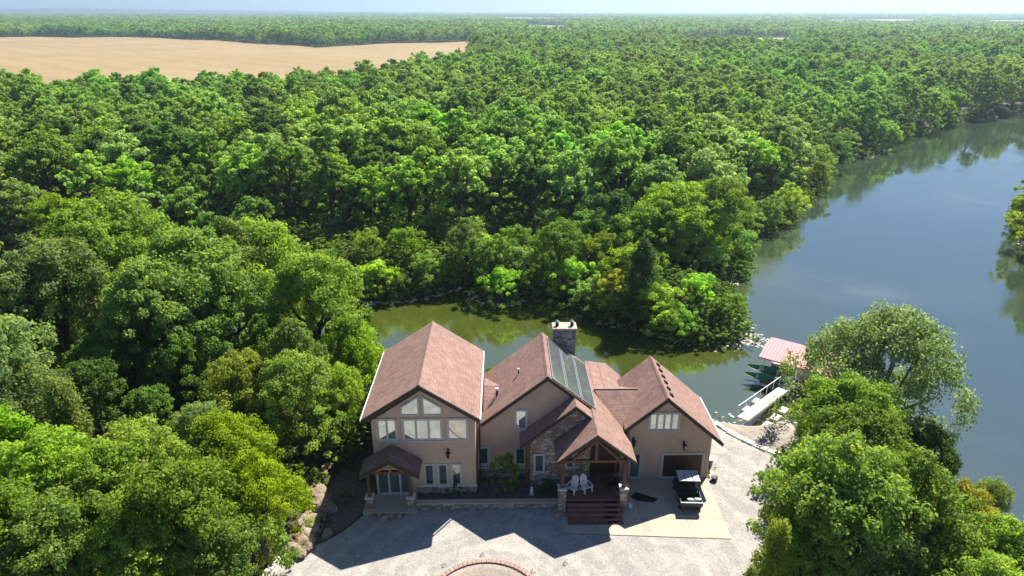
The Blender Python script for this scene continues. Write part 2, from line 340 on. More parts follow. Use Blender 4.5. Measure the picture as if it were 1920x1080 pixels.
# crop fields: sheets draped on the terrain
def sheet(name, poly, mat, dz, cell=None):
    """a draped sheet: the polygon cut by a grid so that it follows the ground"""
    import bmesh
    poly = np.asarray(poly, float); bm = bmesh.new(); vs = [bm.verts.new((x, y, 0)) for x, y in poly]; bm.faces.new(vs); bmesh.ops.triangulate(bm, faces=bm.faces)
    x0, y0 = poly.min(0); x1, y1 = poly.max(0); cell = cell or max(x1-x0, y1-y0)/40
    for k in np.arange(math.floor(x0/cell)+1, x1/cell): bmesh.ops.bisect_plane(bm, geom=bm.verts[:]+bm.edges[:]+bm.faces[:], plane_co=(k*cell, 0, 0), plane_no=(1, 0, 0))
    for k in np.arange(math.floor(y0/cell)+1, y1/cell): bmesh.ops.bisect_plane(bm, geom=bm.verts[:]+bm.edges[:]+bm.faces[:], plane_co=(0, k*cell, 0), plane_no=(0, 1, 0))
    bmesh.ops.triangulate(bm, faces=bm.faces)
    P = np.array([v.co[:2] for v in bm.verts]); h = height(P)
    for v, z in zip(bm.verts, h): v.co.z = z + dz
    bmesh.ops.recalc_face_normals(bm, faces=bm.faces)
    me = bpy.data.meshes.new(name); bm.to_mesh(me); bm.free()
    if len(me.polygons) and me.polygons[0].normal.z < 0: me.flip_normals()
    me.materials.append(M[mat]); o = bpy.data.objects.new(name, me); COL.objects.link(o); return o
M['wheat'] = mat_noisy('ripe_wheat', (.26, .185, .085), (.295, .212, .10), .01, .95, (.33, .24, .122), fine=.25, fineamt=.12, bmp=0)
t = M['wheat'].node_tree; p = t.nodes['Principled BSDF']; src_ = p.inputs['Base Color'].links[0].from_socket; v = coord(t)
w = N(t, 'ShaderNodeTexWave', wave_type='BANDS', bands_direction='DIAGONAL'); w.inputs['Scale'].default_value = .018; w.inputs['Distortion'].default_value = 2.5; w.inputs['Detail'].default_value = 3; L(t, v, w.inputs['Vector'])
rw_ = ramp(t, [(.1, (.94, .95, .95)), (.5, (1.01, 1.01, 1.0)), (1, (1.03, 1.02, 1.01))]); L(t, w.outputs[0], rw_.inputs[0]); L(t, mixc(t, 1, src_, rw_.outputs[0], 'MULTIPLY'), p.inputs['Base Color'])
M['grass_field'] = mat_noisy('pale_grass', (.16, .22, .06), (.24, .28, .09), .01, .95, fine=.1, bmp=0)
tag(sheet('wheat_field', FIELD, 'wheat', .35, 25), 'broad tan field of ripe wheat beyond the near wood at upper left', 'field', kind='structure')
for i, f in enumerate(FIELDS2):
    tag(sheet('far_field', f, 'grass_field' if i in (1, 2, 5) else 'wheat', .8, 60), kind='structure')

# water
m, t, p = newmat('lake_water'); v = coord(t)
n1 = noise(t, v, .05, 3, .5); r = ramp(t, [(.35, (.044, .060, .010)), (.65, (.062, .076, .012))]); L(t, n1.outputs[0], r.inputs[0])
sx = N(t, 'ShaderNodeSeparateXYZ'); L(t, v, sx.inputs[0])
mr = N(t, 'ShaderNodeMapRange'); mr.inputs['From Min'].default_value = 20; mr.inputs['From Max'].default_value = 45; L(t, sx.outputs[0], mr.inputs[0])
L(t, mixc(t, mr.outputs[0], r.outputs[0], (.030, .047, .030)), p.inputs['Base Color'])
p.inputs['Roughness'].default_value = .04; p.inputs['IOR'].default_value = 2.7; p.inputs['Specular IOR Level'].default_value = .5
nr_ = noise(t, v, .035, 4, .6, .8); rr_ = ramp(t, [(.45, (.03,)*3), (.68, (.16,)*3)]); L(t, nr_.outputs[0], rr_.inputs[0]); L(t, rr_.outputs[0], p.inputs['Roughness'])
nb = noise(t, v, 1.6, 3, .6); nc = noise(t, v, .07, 3, .6)
rc = ramp(t, [(.45, (.2,)*3), (.60, (1.6,)*3)]); L(t, nc.outputs[0], rc.inputs[0])
mb = N(t, 'ShaderNodeMath', operation='MULTIPLY'); L(t, nb.outputs[0], mb.inputs[0]); L(t, rc.outputs[0], mb.inputs[1])
bump(t, p, mb.outputs[0], .10, .12)
wx = MB().add([(-260, 15, WZ), (520, 15, WZ), (520, 420, WZ), (-260, 420, WZ)], [(0, 1, 2, 3)])
water = wx.build('lake_water', m); tag(water, kind='structure')

# gravel drive, concrete slab, rubble bank
GRAVEL = [(-14.4,14),(-14.4,33.2),(-14.0,34.2),(-12.9,34.75),(-11.8,35.3),(-10.8,36.2),(-10.0,37.3),(-9.45,38.25),(-8.8,38.1),(-7.9,37.6),(-6.9,37.7),(-6.1,38.4),(-2,38.4),(4.35,38.4),(4.3,36.2),(8.3,36.1),(8.35,38.4),(9.1,41.55),
          (15.3,41.5),(15.5,47.6),(16.4,49.6),(17.7,49.4),(18.6,47.6),(19.6,46.1),(20.8,44.9),(22.3,43.8),(22.6,42.3),(21.8,40.4),(20.4,38.4),(19.0,35.4),(18.0,30),(17.5,14)]
tag(sheet('gravel_drive', GRAVEL, 'gravel', .02, 1.5), kind='structure')
tag(sheet('concrete_pad', [(3.9,35.9),(14.9,35.2),(15.05,41.5),(9.1,41.58),(8.5,41.58),(8.5,38.45),(3.9,38.45)], 'slab', .06, 4), kind='structure')
tag(sheet('rubble_bank', [(17.9,49.4),(18.8,47.6),(19.8,46.2),(21.0,45.0),(22.5,43.9),(25,41.5),(27.2,43),(27,47),(25.8,51.6),(23.8,52.2),(21.5,51.6),(19.2,51.7),(17.2,52)], 'rubble', .05, .7), kind='structure')
# low curb of white limestone between the drive and the bank, and the drive's left rim
def rim(name, pts, w, h, label):
    mb = MB(); rg = random.Random(3)
    for (a, b) in zip(pts[:-1], pts[1:]):
        a = Vector((*a, 0)); b = Vector((*b, 0)); n = max(1, int((b-a).length/.45))
        for k in range(n):
            p0 = a.lerp(b, k/n); p1 = a.lerp(b, (k+.92)/n); d = (p1-p0).normalized(); s = Vector((-d.y, d.x, 0))*w*rg.uniform(.4, .6); hh = h*rg.uniform(.7, 1.15)
            mb.prism([p0-s, p1-s, p1+s, p0+s], (0, 0, hh))
    o = mb.build(name, 'curb', bevel=.03); return tag(o, label, 'stone edging')
rim('stone_edging', [(16.6,49.7),(17.7,49.0),(18.5,47.6),(19.6,46.1),(20.8,44.9),(22.3,43.8),(22.7,42.6)], .5, .16, 'curved white limestone edging between the gravel drive and the rocky bank')
rim('stone_edging', [(-14.45,29),(-14.6,32.6),(-14.35,33.7),(-13.6,34.6),(-12.9,34.9)], .4, .22, 'short white stone edging at the lower left rim of the gravel drive')
# brick ring
mb = MB(); n = 72; rc_, ri = 3.66, 3.34; cx, cy = -1.15, 29.95
for k in range(n):
    a0, a1 = 2*math.pi*k/n, 2*math.pi*(k+.93)/n
    mb.prism([(cx+r_*math.cos(a), cy+r_*math.sin(a), 0) for r_, a in ((ri, a0), (rc_, a0), (rc_, a1), (ri, a1))], (0, 0, .15))
o = mb.build('brick_ring', 'brick', bevel=.015); tag(o, 'low round ring of pinkish brick set in the gravel at the bottom of the photo', 'brick ring')
mb = MB(); mb.prism([(cx+3.28*math.cos(a), cy+3.28*math.sin(a), .03) for a in np.linspace(0, 2*math.pi, 60)[:-1]], (0, 0, .02))
tag(mb.build('ring_gravel', 'rubble'), kind='structure')
# soil of the bed left of the drive
tag(sheet('planting_bed', [(-13.9,35.1),(-12.9,34.9),(-11.8,35.45),(-10.9,36.4),(-10.1,37.5),(-9.5,38.5),(-9.3,40),(-9.3,50),(-10.5,50),(-12,44),(-13.2,39)], 'mulch', .04, 1), kind='structure')
# ------------------------------------------------------------------ the house
house = empty('house', (0, 41, 0), 0, 'large tan stucco and stone lake house with three brown-red gabled roofs', 'house')
def loc(o):                                    # parts are written in world coordinates
    o.matrix_parent_inverse = Matrix.Translation(-Vector(house.location)) if o.parent is house else Matrix.Identity(4); return o
def part(mb, name, mat, parent=house, label=None, **kw):
    o = mb.build(name, mat, None, **kw); o.parent = parent
    if parent is house: o.matrix_parent_inverse = Matrix.Translation(-Vector(house.location))
    elif parent is not None: o.matrix_parent_inverse = Matrix.Translation(-Vector(house.location))
    if parent is not house and parent is not None: o.matrix_parent_inverse = (parent.matrix_parent_inverse if False else Matrix.Identity(4))
    if label: o['label'] = label
    return o
def slab(mb, pts, th): return mb.prism([(x, y, z) for x, y, z in pts], (0, 0, -th))
def gable(x0, z0, xr, zr, x1, z1, y0, y1, name='roof', th=.2, label=None, gut=(True, True), gmat='white'):
    mb = MB(); slab(mb, [(x0,y0,z0),(xr,y0,zr),(xr,y1,zr),(x0,y1,z0)], th); slab(mb, [(xr,y0,zr),(x1,y0,z1),(x1,y1,z1),(xr,y1,zr)], th)
    cap = .14; k0 = (zr-z0)/(xr-x0); k1 = (zr-z1)/(x1-xr)
    mb.add([(xr-cap,y0-.01,zr-cap*k0+.03),(xr,y0-.01,zr+.035),(xr+cap,y0-.01,zr-cap*k1+.03),(xr-cap,y1,zr-cap*k0+.03),(xr,y1,zr+.035),(xr+cap,y1,zr-cap*k1+.03)], [(0,1,4,3),(1,2,5,4)])
    rf = part(mb, name, 'shingle', label=label)
    for yy, s in ((y0, -1), (y1, 1)):
        f = MB(); a, b = (yy-.06, yy-.002) if s < 0 else (yy+.002, yy+.06)
        f.prism([(x0, a, z0-.03), (xr, a, zr-.03), (xr, a, zr-.34), (x0, a, z0-.34)], (0, b-a, 0)); f.prism([(xr, a, zr-.03), (x1, a, z1-.03), (x1, a, z1-.34), (xr, a, zr-.34)], (0, b-a, 0))
        part(f, 'fascia', 'fascia', rf)
    if gut[0]: part(box(x0-.09, x0-.003, y0, y1, z0-.2, z0-.03), 'gutter', gmat, rf)
    if gut[1]: part(box(x1+.003, x1+.09, y0, y1, z1-.2, z1-.03), 'gutter', gmat, rf)
    return rf
def gwall(x0, z0, xr, zr, x1, z1, y0, y1, zb=0.0, name='wall', mat='stucco'):
    return part(MB().prism([(x0,y0,zb),(x1,y0,zb),(x1,y0,z1),(xr,y0,zr),(x0,y0,z0)], (0, y1-y0, 0)), name, mat)
def window(x0, x1, z0, z1, y, panes=1, glass='glass_dark', fw=.13, label=None, poly=None, name='window'):
    f = MB(); yf = y-.07
    if poly is None:
        f.box(x0, x0+fw, yf, y-.002, z0, z1); f.box(x1-fw, x1, yf, y-.002, z0, z1)
        f.box(x0+fw, x1-fw, yf, y-.002, z1-fw, z1); f.box(x0+fw, x1-fw, yf, y-.002, z0, z0+fw)
        f.box(x0-.04, x1+.04, yf-.05, yf, z0-.03, z0+.05)
    else:
        c = np.mean(poly, 0); P = [np.array(q) for q in poly]; n = len(P)
        def inset(P, d):
            out = []
            for i in range(n):
                a, b, c2 = P[i-1], P[i], P[(i+1) % n]; e1 = (b-a)/np.linalg.norm(b-a); e2 = (c2-b)/np.linalg.norm(c2-b)
                n1 = np.array([-e1[1], e1[0]]); n2 = np.array([-e2[1], e2[0]]); m_ = n1+n2; m_ /= np.linalg.norm(m_); out.append(b + m_*d/max(.3, m_ @ n1))
            return out
        Q = inset(P, fw)
        for i in range(n):
            j = (i+1) % n; f.prism([(P[i][0], yf, P[i][1]), (P[j][0], yf, P[j][1]), (Q[j][0], yf, Q[j][1]), (Q[i][0], yf, Q[i][1])], (0, .068, 0))
    w = part(f, name, 'trim', label=label)
    if poly is None:
        wd = (x1-x0-2*fw-.06*(panes-1))/panes
        for k in range(panes):
            a = x0+fw+k*(wd+.06)
            part(box(a+.045, a+wd-.045, y-.03, y-.004, z0+fw+.045, z1-fw-.045), 'pane', glass, w)
            s = MB(); s.box(a, a+.045, y-.05, y-.003, z0+fw, z1-fw); s.box(a+wd-.045, a+wd, y-.05, y-.003, z0+fw, z1-fw)
            s.box(a+.045, a+wd-.045, y-.05, y-.003, z1-fw-.045, z1-fw); s.box(a+.045, a+wd-.045, y-.05, y-.003, z0+fw, z0+fw+.045)
            if k < panes-1: s.box(a+wd, a+wd+.06, y-.06, y-.003, z0+fw, z1-fw)
            part(s, 'sash', 'trim', w)
    else:
        part(MB().prism([(q[0], y-.03, q[1]) for q in inset(P, fw+.001)], (0, .026, 0)), 'pane', glass, w)
    return w
def lantern(x, z, y):
    mb = MB(); mb.box(x-.06, x+.06, y-.05, y-.002, z-.1, z+.28); mb.tube([(x, y-.05, z+.2), (x, y-.2, z+.26), (x, y-.28, z+.2)], .022, 6)
    mb.tube([(x, y-.28, z+.22), (x, y-.28, z+.12), (x, y-.28, z+.1)], [.02, .17, .17], 6)
    for a in range(6):
        q = a*math.pi/3; mb.tube([(x+.15*math.cos(q), y-.28+.15*math.sin(q), z+.1), (x+.09*math.cos(q), y-.28+.09*math.sin(q), z-.28)], .014, 4)
    mb.tube([(x, y-.28, z-.28), (x, y-.28, z-.36)], [.1, .03], 6)
    o = part(mb, 'wall_lantern', 'iron'); part(MB().tube([(x, y-.28, z+.08), (x, y-.28, z-.26)], [.1, .07], 6), 'lantern_glass', 'glass_dark', o); return o
def plumb(x, y, z, h=.45, r=.06):
    mb = MB().tube([(x, y, z-.3), (x, y, z+h)], r, 8); o = part(mb, 'vent_pipe', 'iron'); part(MB().tube([(x, y, z+h), (x, y, z+h+.14)], r*1.7, 8), 'cap', 'white', o)

# ---- left wing
YW = 39.85
gwall(-9.05, 6.28, -5.6, 8.62, -1.98, 6.28, YW, 49.4)
gable(-9.6, 6.72, -5.6, 9.35, -1.62, 6.72, YW-.5, 49.4, label='broad brown-red roof with a brighter right slope, on the left wing')
part(MB().box(-6.1, -1.93, YW-.08, YW-.002, .0, .92), 'stone_base', 'stone')
part(MB().box(-6.15, -1.90, YW-.13, YW-.002, .92, 1.0), 'stone_sill', 'curb')
window(-8.72, -7.27, 4.72, 6.5, YW, 2, 'glass_blind')
w = window(-6.98, -4.18, 4.70, 6.5, YW, 3, 'glass_blind')
window(-3.92, -2.42, 4.72, 6.5, YW, 1, 'glass_blind')
window(0,0,0,0, YW, glass='glass_blind', poly=[(-7.0,6.72),(-5.72,6.72),(-5.72,8.28),(-7.0,7.42)], fw=.11, label='left half of the pointed gable window')
window(0,0,0,0, YW, glass='glass_blind', poly=[(-5.52,6.72),(-4.18,6.72),(-4.18,7.38),(-5.52,8.28)], fw=.11, label='right half of the pointed gable window')
for k in range(3): window(-5.66+k*.95, -4.86+k*.95, .93, 2.8, YW, 1, 'glass_dark', fw=.11)
lantern(-3.88, 3.75, YW)
sl = window(-8.98, -6.5, .25, 2.45, YW, 3, 'glass_dark', fw=.09, name='sliding_door')
part(MB().tube([(-1.85, YW-.06, 6.4), (-1.85, YW-.06, .3)], .05, 6), 'downspout', 'fascia')
# porch of the left wing
gable(-9.78, 3.17, -7.72, 4.42, -5.72, 3.17, 38.05, 39.84, name='porch_roof', th=.14, gut=(False, False))
def pier(x, y, z1, w=.5):
    o = part(MB().box(x-w/2, x+w/2, y-w/2, y+w/2, 0, z1), 'stone_pier', 'stone'); part(MB().box(x-w/2-.06, x+w/2+.06, y-w/2-.06, y+w/2+.06, z1, z1+.09), 'pier_cap', 'curb', o, bevel=.015); return o
def post(x, y, z0, z1, w=.22): return part(box(x-w/2, x+w/2, y-w/2, y+w/2, z0, z1), 'timber_post', 'timber', bevel=.015)
for px in (-9.28, -6.45): pier(px, 38.5, 1.05); post(px, 38.5, 1.14, 3.2)
tr = MB(); tr.box(-9.5, -6.2, 38.41, 38.59, 3.0, 3.2)
part(tr, 'porch_beam', 'timber'); tb = MB(); tb.prism([(-8.6,38.3,3.22),(-7.72,38.3,3.75),(-7.72,38.3,3.98),(-8.9,38.3,3.27)], (0,.12,0)); tb.prism([(-6.84,38.3,3.22),(-7.72,38.3,3.75),(-7.72,38.3,3.98),(-6.54,38.3,3.27)], (0,.12,0)); tb.box(-7.79,-7.65,38.28,38.42,3.2,4.0)
part(tb, 'porch_truss', 'timber_light')
part(MB().box(-9.7, -6.0, 37.9, 39.77, 0, .22), 'porch_floor', 'concrete')
part(MB().prism([(-9.1,37.9,0),(-8.6,37.45,0),(-7.8,37.2,0),(-7.0,37.4,0),(-6.5,37.9,0)], (0,0,.12)), 'stone_landing', 'stone')

# ---- link between left wing and centre
lk = MB(); slab(lk, [(-1.48,41.9,4.9),(-.2,41.9,4.9),(1.0,44.9,6.1),(-1.48,44.9,6.1)], .15); slab(lk, [(-1.48,44.9,6.1),(1.0,44.9,6.1),(.2,47.6,5.2),(-1.48,47.6,5.2)], .15)
part(lk, 'link_roof', 'shingle')
part(MB().box(-1.97, 0, 42.2, 47.5, 0, 5.0), 'link_wall', 'stucco')
# ---- centre block
YC = 41.8; K = .8
def cz(x, base=8.8): return base - K*abs(x-3.05)
gwall(-1.97, cz(-1.97)-.28, 3.05, cz(3.05)-.28, 8.4, cz(8.4)-.28, YC, 48.1)
mb = MB(); slab(mb, [(-1.6,41.35,cz(-1.6)),(3.05,41.35,cz(3.05)),(3.05,48.4,cz(3.05)),(-1.6,48.4,cz(-1.6))], .2)
slab(mb, [(3.05,41.35,cz(3.05)),(6.2,41.35,cz(6.2)),(8.9,41.35,cz(8.9)),(8.9,48.4,cz(8.9)),(3.05,48.4,cz(3.05))], .2)
mb.add([(2.9,41.34,cz(2.9)+.03),(3.05,41.34,8.84),(3.2,41.34,cz(3.2)+.03),(2.9,48.4,cz(2.9)+.03),(3.05,48.4,8.84),(3.2,48.4,cz(3.2)+.03)], [(0,1,4,3),(1,2,5,4)])
croof = part(mb, 'roof', 'shingle', label='tall brown-red centre roof carrying the solar panels')
f = MB()
for a, b in ((-1.6, 3.05), (3.05, 6.2)):
    f.prism([(a,41.29,cz(a)-.03),(b,41.29,cz(b)-.03),(b,41.29,cz(b)-.32),(a,41.29,cz(a)-.32)], (0,.058,0))
part(f, 'fascia', 'fascia', croof)
part(box(-1.73,-1.603,41.35,42.3,cz(-1.6)-.2,cz(-1.6)-.03), 'gutter', 'fascia', croof)
window(.74, 1.71, 4.22, 5.95, YC, 1, 'glass_blind')
window(-1.93, -1.04, 1.2, 2.8, YC, 1, 'glass_dark')
window(.74, 1.64, 1.15, 2.75, YC, 1, 'glass_dark')
part(MB().box(-1.96, 1.9, YC-.09, YC-.002, 0, 1.0), 'stone_base', 'stone'); part(MB().box(-1.96, 1.9, YC-.14, YC-.002, 1.0, 1.08), 'stone_sill', 'curb')
part(MB().tube([(-1.75, YC-.1, 4.8), (-1.75, YC-.1, .3)], .05, 6), 'downspout', 'fascia')
plumb(-.5, 43.6, cz(-.5), .5, .08); plumb(1.1, 44.6, cz(1.1), .3, .05)
# solar panels: three tall frames side by side on the right slope
for k in range(3):
    xa = 3.38 + k*1.06; xb = xa+1.0
    g = MB()
    def q(x, y, o=.07): return (x, y, cz(x)+o)
    yk0, yk1 = 41.45, 47.95
    pn = part(MB().prism([q(xa+.05,yk0+.05),q(xb-.05,yk0+.05),q(xb-.05,yk1-.05),q(xa+.05,yk1-.05)], (.01,0,.03)), 'solar_panel', 'solar')
    for c in ((xa,xa+.05,yk0,yk1),(xb-.05,xb,yk0,yk1),(xa+.05,xb-.05,yk0,yk0+.05),(xa+.05,xb-.05,yk1-.05,yk1)):
        g.prism([q(c[0],c[2],.05),q(c[1],c[2],.05),q(c[1],c[3],.05),q(c[0],c[3],.05)], (.01,0,.065))
    part(g, 'frame', 'alu', pn)
# chimney behind the rear gable
ch = part(MB().box(3.95, 5.7, 48.45, 49.5, 0, 8.98), 'chimney', 'stone_grey'); part(MB().box(3.86, 5.79, 48.36, 49.59, 8.98, 9.12), 'chimney_cap', 'concrete', ch, bevel=.02)
for cx_ in (4.25, 5.42):
    fl = MB().tube([(cx_, 48.9, 9.12), (cx_, 48.9, 9.46)], .14, 10); part(fl, 'flue', 'iron', ch)
    part(MB().tube([(cx_, 48.9, 9.46), (cx_, 48.9, 9.49), (cx_, 48.9, 9.62)], [.16, .18, .05], 10), 'flue_cap', 'alu', ch)
# small rear gable seen past the right slope
rr = MB(); slab(rr, [(6.6,44.6,5.85),(8.3,44.6,5.6),(8.3,49.2,5.6),(6.6,49.2,5.85)], .15); slab(rr, [(8.3,45.2,5.6),(9.5,45.2,4.5),(9.5,49.2,4.5),(8.3,49.2,5.6)], .15)
part(rr, 'rear_roof', 'shingle'); part(MB().box(6.9, 8.9, 47.6, 49.2, 0, 4.7), 'rear_wall', 'stucco')
# connector to the garage: ridge runs left to right
def kz(y): return 6.0 - .56*(44.4-y)
cn = MB(); slab(cn, [(6.75,44.4,6.0),(10.2,44.4,6.0),(8.9,41.35,kz(41.35)),(8.1,41.35,kz(41.35))], .15)
slab(cn, [(6.75,44.4,6.0),(6.75,47.3,4.6),(10.6,47.3,4.6),(10.2,44.4,6.0)], .15)
cr = part(cn, 'connector_roof', 'shingle'); part(MB().tube([(6.8,44.4,6.01),(10.05,44.4,6.01)], .05, 6), 'ridge_cap', 'concrete', cr)
part(MB().box(8.4, 9.3, 41.75, 47.2, 0, 4.2), 'connector_wall', 'stucco')
# ---- stone entry gable
YS = 40.6
def sz(x): return 7.15 - .83*abs(x-4.95)
gwall(1.85, sz(1.85)-.2, 4.95, sz(4.95)-.2, 6.15, sz(6.15)-.2, YS, 41.79, 0, 'stone_gable_wall', 'stone')
s = MB(); slab(s, [(1.1,40.15,sz(1.1)),(4.95,40.15,sz(4.95)),(4.95,41.6,sz(4.95)),(1.1,41.6,sz(1.1))], .2); slab(s, [(4.95,40.15,sz(4.95)),(6.1,40.15,sz(6.1)),(6.1,41.6,sz(6.1)),(4.95,41.6,sz(4.95))], .2)
sr = part(s, 'entry_gable_roof', 'shingle'); f = MB()
for a, b in ((1.1, 4.95), (4.95, 6.1)): f.prism([(a,40.09,sz(a)-.03),(b,40.09,sz(b)-.03),(b,40.09,sz(b)-.3),(a,40.09,sz(a)-.3)], (0,.058,0))
part(f, 'fascia', 'fascia', sr)
window(2.1, 2.92, 1.4, 3.0, YS, 1, 'glass_dark', fw=.1); window(4.35, 5.05, 1.75, 3.2, YS, 1, 'glass_dark', fw=.1)
post(1.62, 40.35, .3, sz(1.62)-.25, .2)
# ---- porch over the steps
pz = lambda x: cz(6.2) - K*abs(x-6.2)
pr = MB(); slab(pr, [(3.5,38.0,pz(3.5)),(6.2,38.0,pz(6.2)),(6.2,41.6,pz(6.2)),(3.5,40.59,pz(3.5))], .14); slab(pr, [(6.2,38.0,pz(6.2)),(8.9,38.0,pz(8.9)),(8.9,41.345,pz(8.9)),(6.2,41.345,pz(6.2))], .14)
prf = part(pr, 'porch_roof', 'shingle', label='steep porch roof over the brown front steps'); f = MB()
for a, b in ((3.5, 6.2), (6.2, 8.9)): f.prism([(a,37.94,pz(a)-.03),(b,37.94,pz(b)-.03),(b,37.94,pz(b)-.26),(a,37.94,pz(a)-.26)], (0,.058,0))
part(f, 'fascia', 'fascia', prf)
for px in (3.98, 8.2): pier(px, 38.25, 1.85, .52); post(px, 38.25, 1.94, 3.95, .26)
tm = MB(); tm.box(3.8, 8.4, 38.16, 38.34, 3.95, 4.15); tm.box(6.1, 6.3, 38.16, 38.34, 4.15, 5.95)
tm.prism([(4.5,38.16,4.16),(4.75,38.16,4.16),(6.09,38.16,5.5),(6.09,38.16,5.75)], (0,.14,0)); tm.prism([(7.9,38.16,4.16),(7.65,38.16,4.16),(6.31,38.16,5.5),(6.31,38.16,5.75)], (0,.14,0))
part(tm, 'porch_truss', 'timber'); part(box(3.9, 4.06, 38.36, 40.5, 3.95, 4.12), 'porch_beam', 'timber'); part(box(8.12, 8.28, 38.36, 41.2, 3.95, 4.12), 'porch_beam', 'timber')
part(MB().box(8.0, 8.16, 41.0, 41.25, 1, 4.05), 'timber_post', 'timber')
lantern(4.12, 3.55, YS-.0); lantern(5.3, 3.55, YS)
# entry door wall
part(MB().box(6.16, 8.39, 41.15, 41.79, .9, 4.2), 'entry_wall', 'door'); d = part(MB().box(6.7, 7.7, 41.08, 41.145, 1.0, 3.2), 'front_door', 'door', bevel=.02)
part(MB().tube([(7.55, 41.06, 1.9), (7.55, 41.06, 2.2)], .02, 6), 'handle', 'alu', d)
# deck and steps
dk = MB(); y = 38.15
for k in range(20): dk.box(4.26, 8.0, y+k*.15, y+k*.15+.142, .9, .95)
dk.box(4.27, 7.99, 38.17, 41.1, .0, .898); part(dk, 'porch_deck', 'deck')
st = part(MB().box(4.30, 8.02, 38.0, 38.148, 0, .8), 'front_steps', 'deck')
for k in range(5):
    zt = .8 - k*.175
    part(MB().box(4.3, 8.02, 37.84-k*.3, 38.13-k*.3, max(zt-.155, .0), zt), 'tread', 'deck', st, bevel=.008)
    if k: part(MB().box(4.33, 7.99, 38.131-k*.3, 38.15-k*.3, zt, zt+.16), 'riser', 'deck', st)
part(MB().box(3.55, 4.25, 37.55, 37.95, 0, .3), 'side_block', 'stone')
# ---- garage wing
YG = 41.6
gz = lambda x: 7.15 - .88*abs(x-11.5)
gwall(9.05, gz(9.05)-.25, 11.5, gz(11.5)-.25, 15.0, gz(15.0)-.25, YG, 47.3)
grf = gable(8.6, gz(8.6), 11.5, 7.15, 15.75, gz(15.75), 41.15, 47.5, label='steep brown-red garage roof with a row of dark vents by the ridge', gut=(False, True))
for k in range(6):
    yy = 42.0 + k*.9; xx = 11.95; zz = gz(xx)
    part(MB().prism([(xx-.12,yy,zz+.12),(xx+.14,yy,zz-.08),(xx+.14,yy+.26,zz-.08),(xx-.12,yy+.26,zz+.12)], (.02,0,.1)), 'roof_vent', 'iron', grf)
window(10.32, 12.62, 4.15, 5.72, YG, 4, 'glass_blind', fw=.14)
gd = window(11.5, 14.7, .02, 2.28, YG, 1, 'door', fw=.14, name='garage_door')
lantern(13.05, 3.0, YG); lantern(9.35, 3.35, YG)
window(9.12, 10.08, .04, 2.35, YG, 1, 'glass_dark', fw=.12, name='side_door')
part(MB().tube([(15.06, YG+.1, 3.6), (15.06, YG+.1, .1)], .045, 6), 'downspout', 'white')
part(MB().box(8.5, 9.04, 41.7, 41.74, 0, 4.4), 'wall', 'stucco')

# ---- things round the house
mb = MB(); mb.box(-6.1, 3.7, 38.38, 38.7, 0, .5); rw = empty('retaining_wall', (-1.2, 38.5, 0), 0, 'low stone retaining wall with a pale cap along the front planter', 'retaining wall')
o = mb.build('stone_wall', 'stone', rw); o.matrix_parent_inverse = Matrix.Translation(-Vector(rw.location)); o = box(-6.16, 3.7, 38.32, 38.76, .5, .58).build('wall_cap', 'concrete', rw); o.matrix_parent_inverse = Matrix.Translation(-Vector(rw.location))
mb = MB(); mb.prism([(-6.1,38.7,0),(4.2,38.7,0),(4.2,40.6,0),(1.85,40.6,0),(1.85,41.3,0),(-1.9,41.3,0),(-1.9,39.85,0),(-6.1,39.85,0)], (0,0,.3)); tag(mb.build('planter_bed', 'mulch'), kind='structure')
def chair(x, y, z, rz, label):
    t_ = empty('adirondack_chair', (x, y, z), rz, label, 'chair', 'white chairs on the porch')
    a = MB()
    for k in range(5): a.box(-.27, .27, -.28+k*.11, -.19+k*.11, .36-k*.035, .385-k*.035)
    a.build('seat', 'white_paint', t_)
    b = MB()
    for k in range(5):
        x0 = -.27+k*.11; hgt = (.66, .76, .80, .76, .66)[k]
        b.prism([(x0,.22,.25),(x0+.095,.22,.25),(x0+.095,.22+.32*hgt/.8,.25+hgt),(x0,.22+.32*hgt/.8,.25+hgt)], (0,.025,0))
    b.build('backrest', 'white_paint', t_)
    for s_ in (-1, 1):
        MB().box(s_*.33-.06, s_*.33+.06, -.36, .36, .52, .545).build('armrest', 'white_paint', t_)
        MB().box(s_*.30-.025, s_*.30+.025, -.33, -.23, 0, .52).build('leg', 'white_paint', t_)
        MB().prism([(s_*.30-.02,-.3,.28),(s_*.30-.02,.45,0),(s_*.30-.02,.52,.06),(s_*.30-.02,-.2,.36)], (.04,0,0)).build('leg', 'white_paint', t_)
    return t_
chair(4.75, 39.0, .95, R(-35), 'white slatted adirondack chair beside the left porch post')
chair(5.75, 39.1, .95, R(25), 'white slatted adirondack chair in the middle of the porch')
def dark_seat(x, y, z, rz, label):
    t_ = empty('patio_chair', (x, y, z), rz, label, 'chair', 'dark chairs on the porch')
    MB().box(-.26,.26,-.25,.25,.4,.47).build('seat', 'iron', t_, bevel=.02); MB().box(-.26,.26,.22,.27,.47,.95).build('backrest', 'iron', t_, bevel=.02)
    for sx_, sy_ in ((-1,-1),(1,-1),(1,1),(-1,1)): MB().tube([(sx_*.23,sy_*.22,0),(sx_*.23,sy_*.22,.4)], .02, 6).build('leg', 'iron', t_)
dark_seat(7.2, 39.9, .95, R(160), 'dark patio chair at the right of the porch near the front door')
dark_seat(7.55, 39.2, .95, R(-60), 'dark patio chair beside the right porch post')
for k in range(5):
    o = MB().box(6.98+(0,-.02,0,-.2,0)[k], 7.72+(0,-.02,0,-.2,0)[k], 37.88-k*.3, 38.1-k*.3, .802-k*.175, .818-k*.175).build('step_mat', 'black')
    tag(o, 'black rubber mat on the %s front step' % ('top', 'second', 'middle', 'fourth', 'lowest')[k], 'mat', 'mats on the front steps')
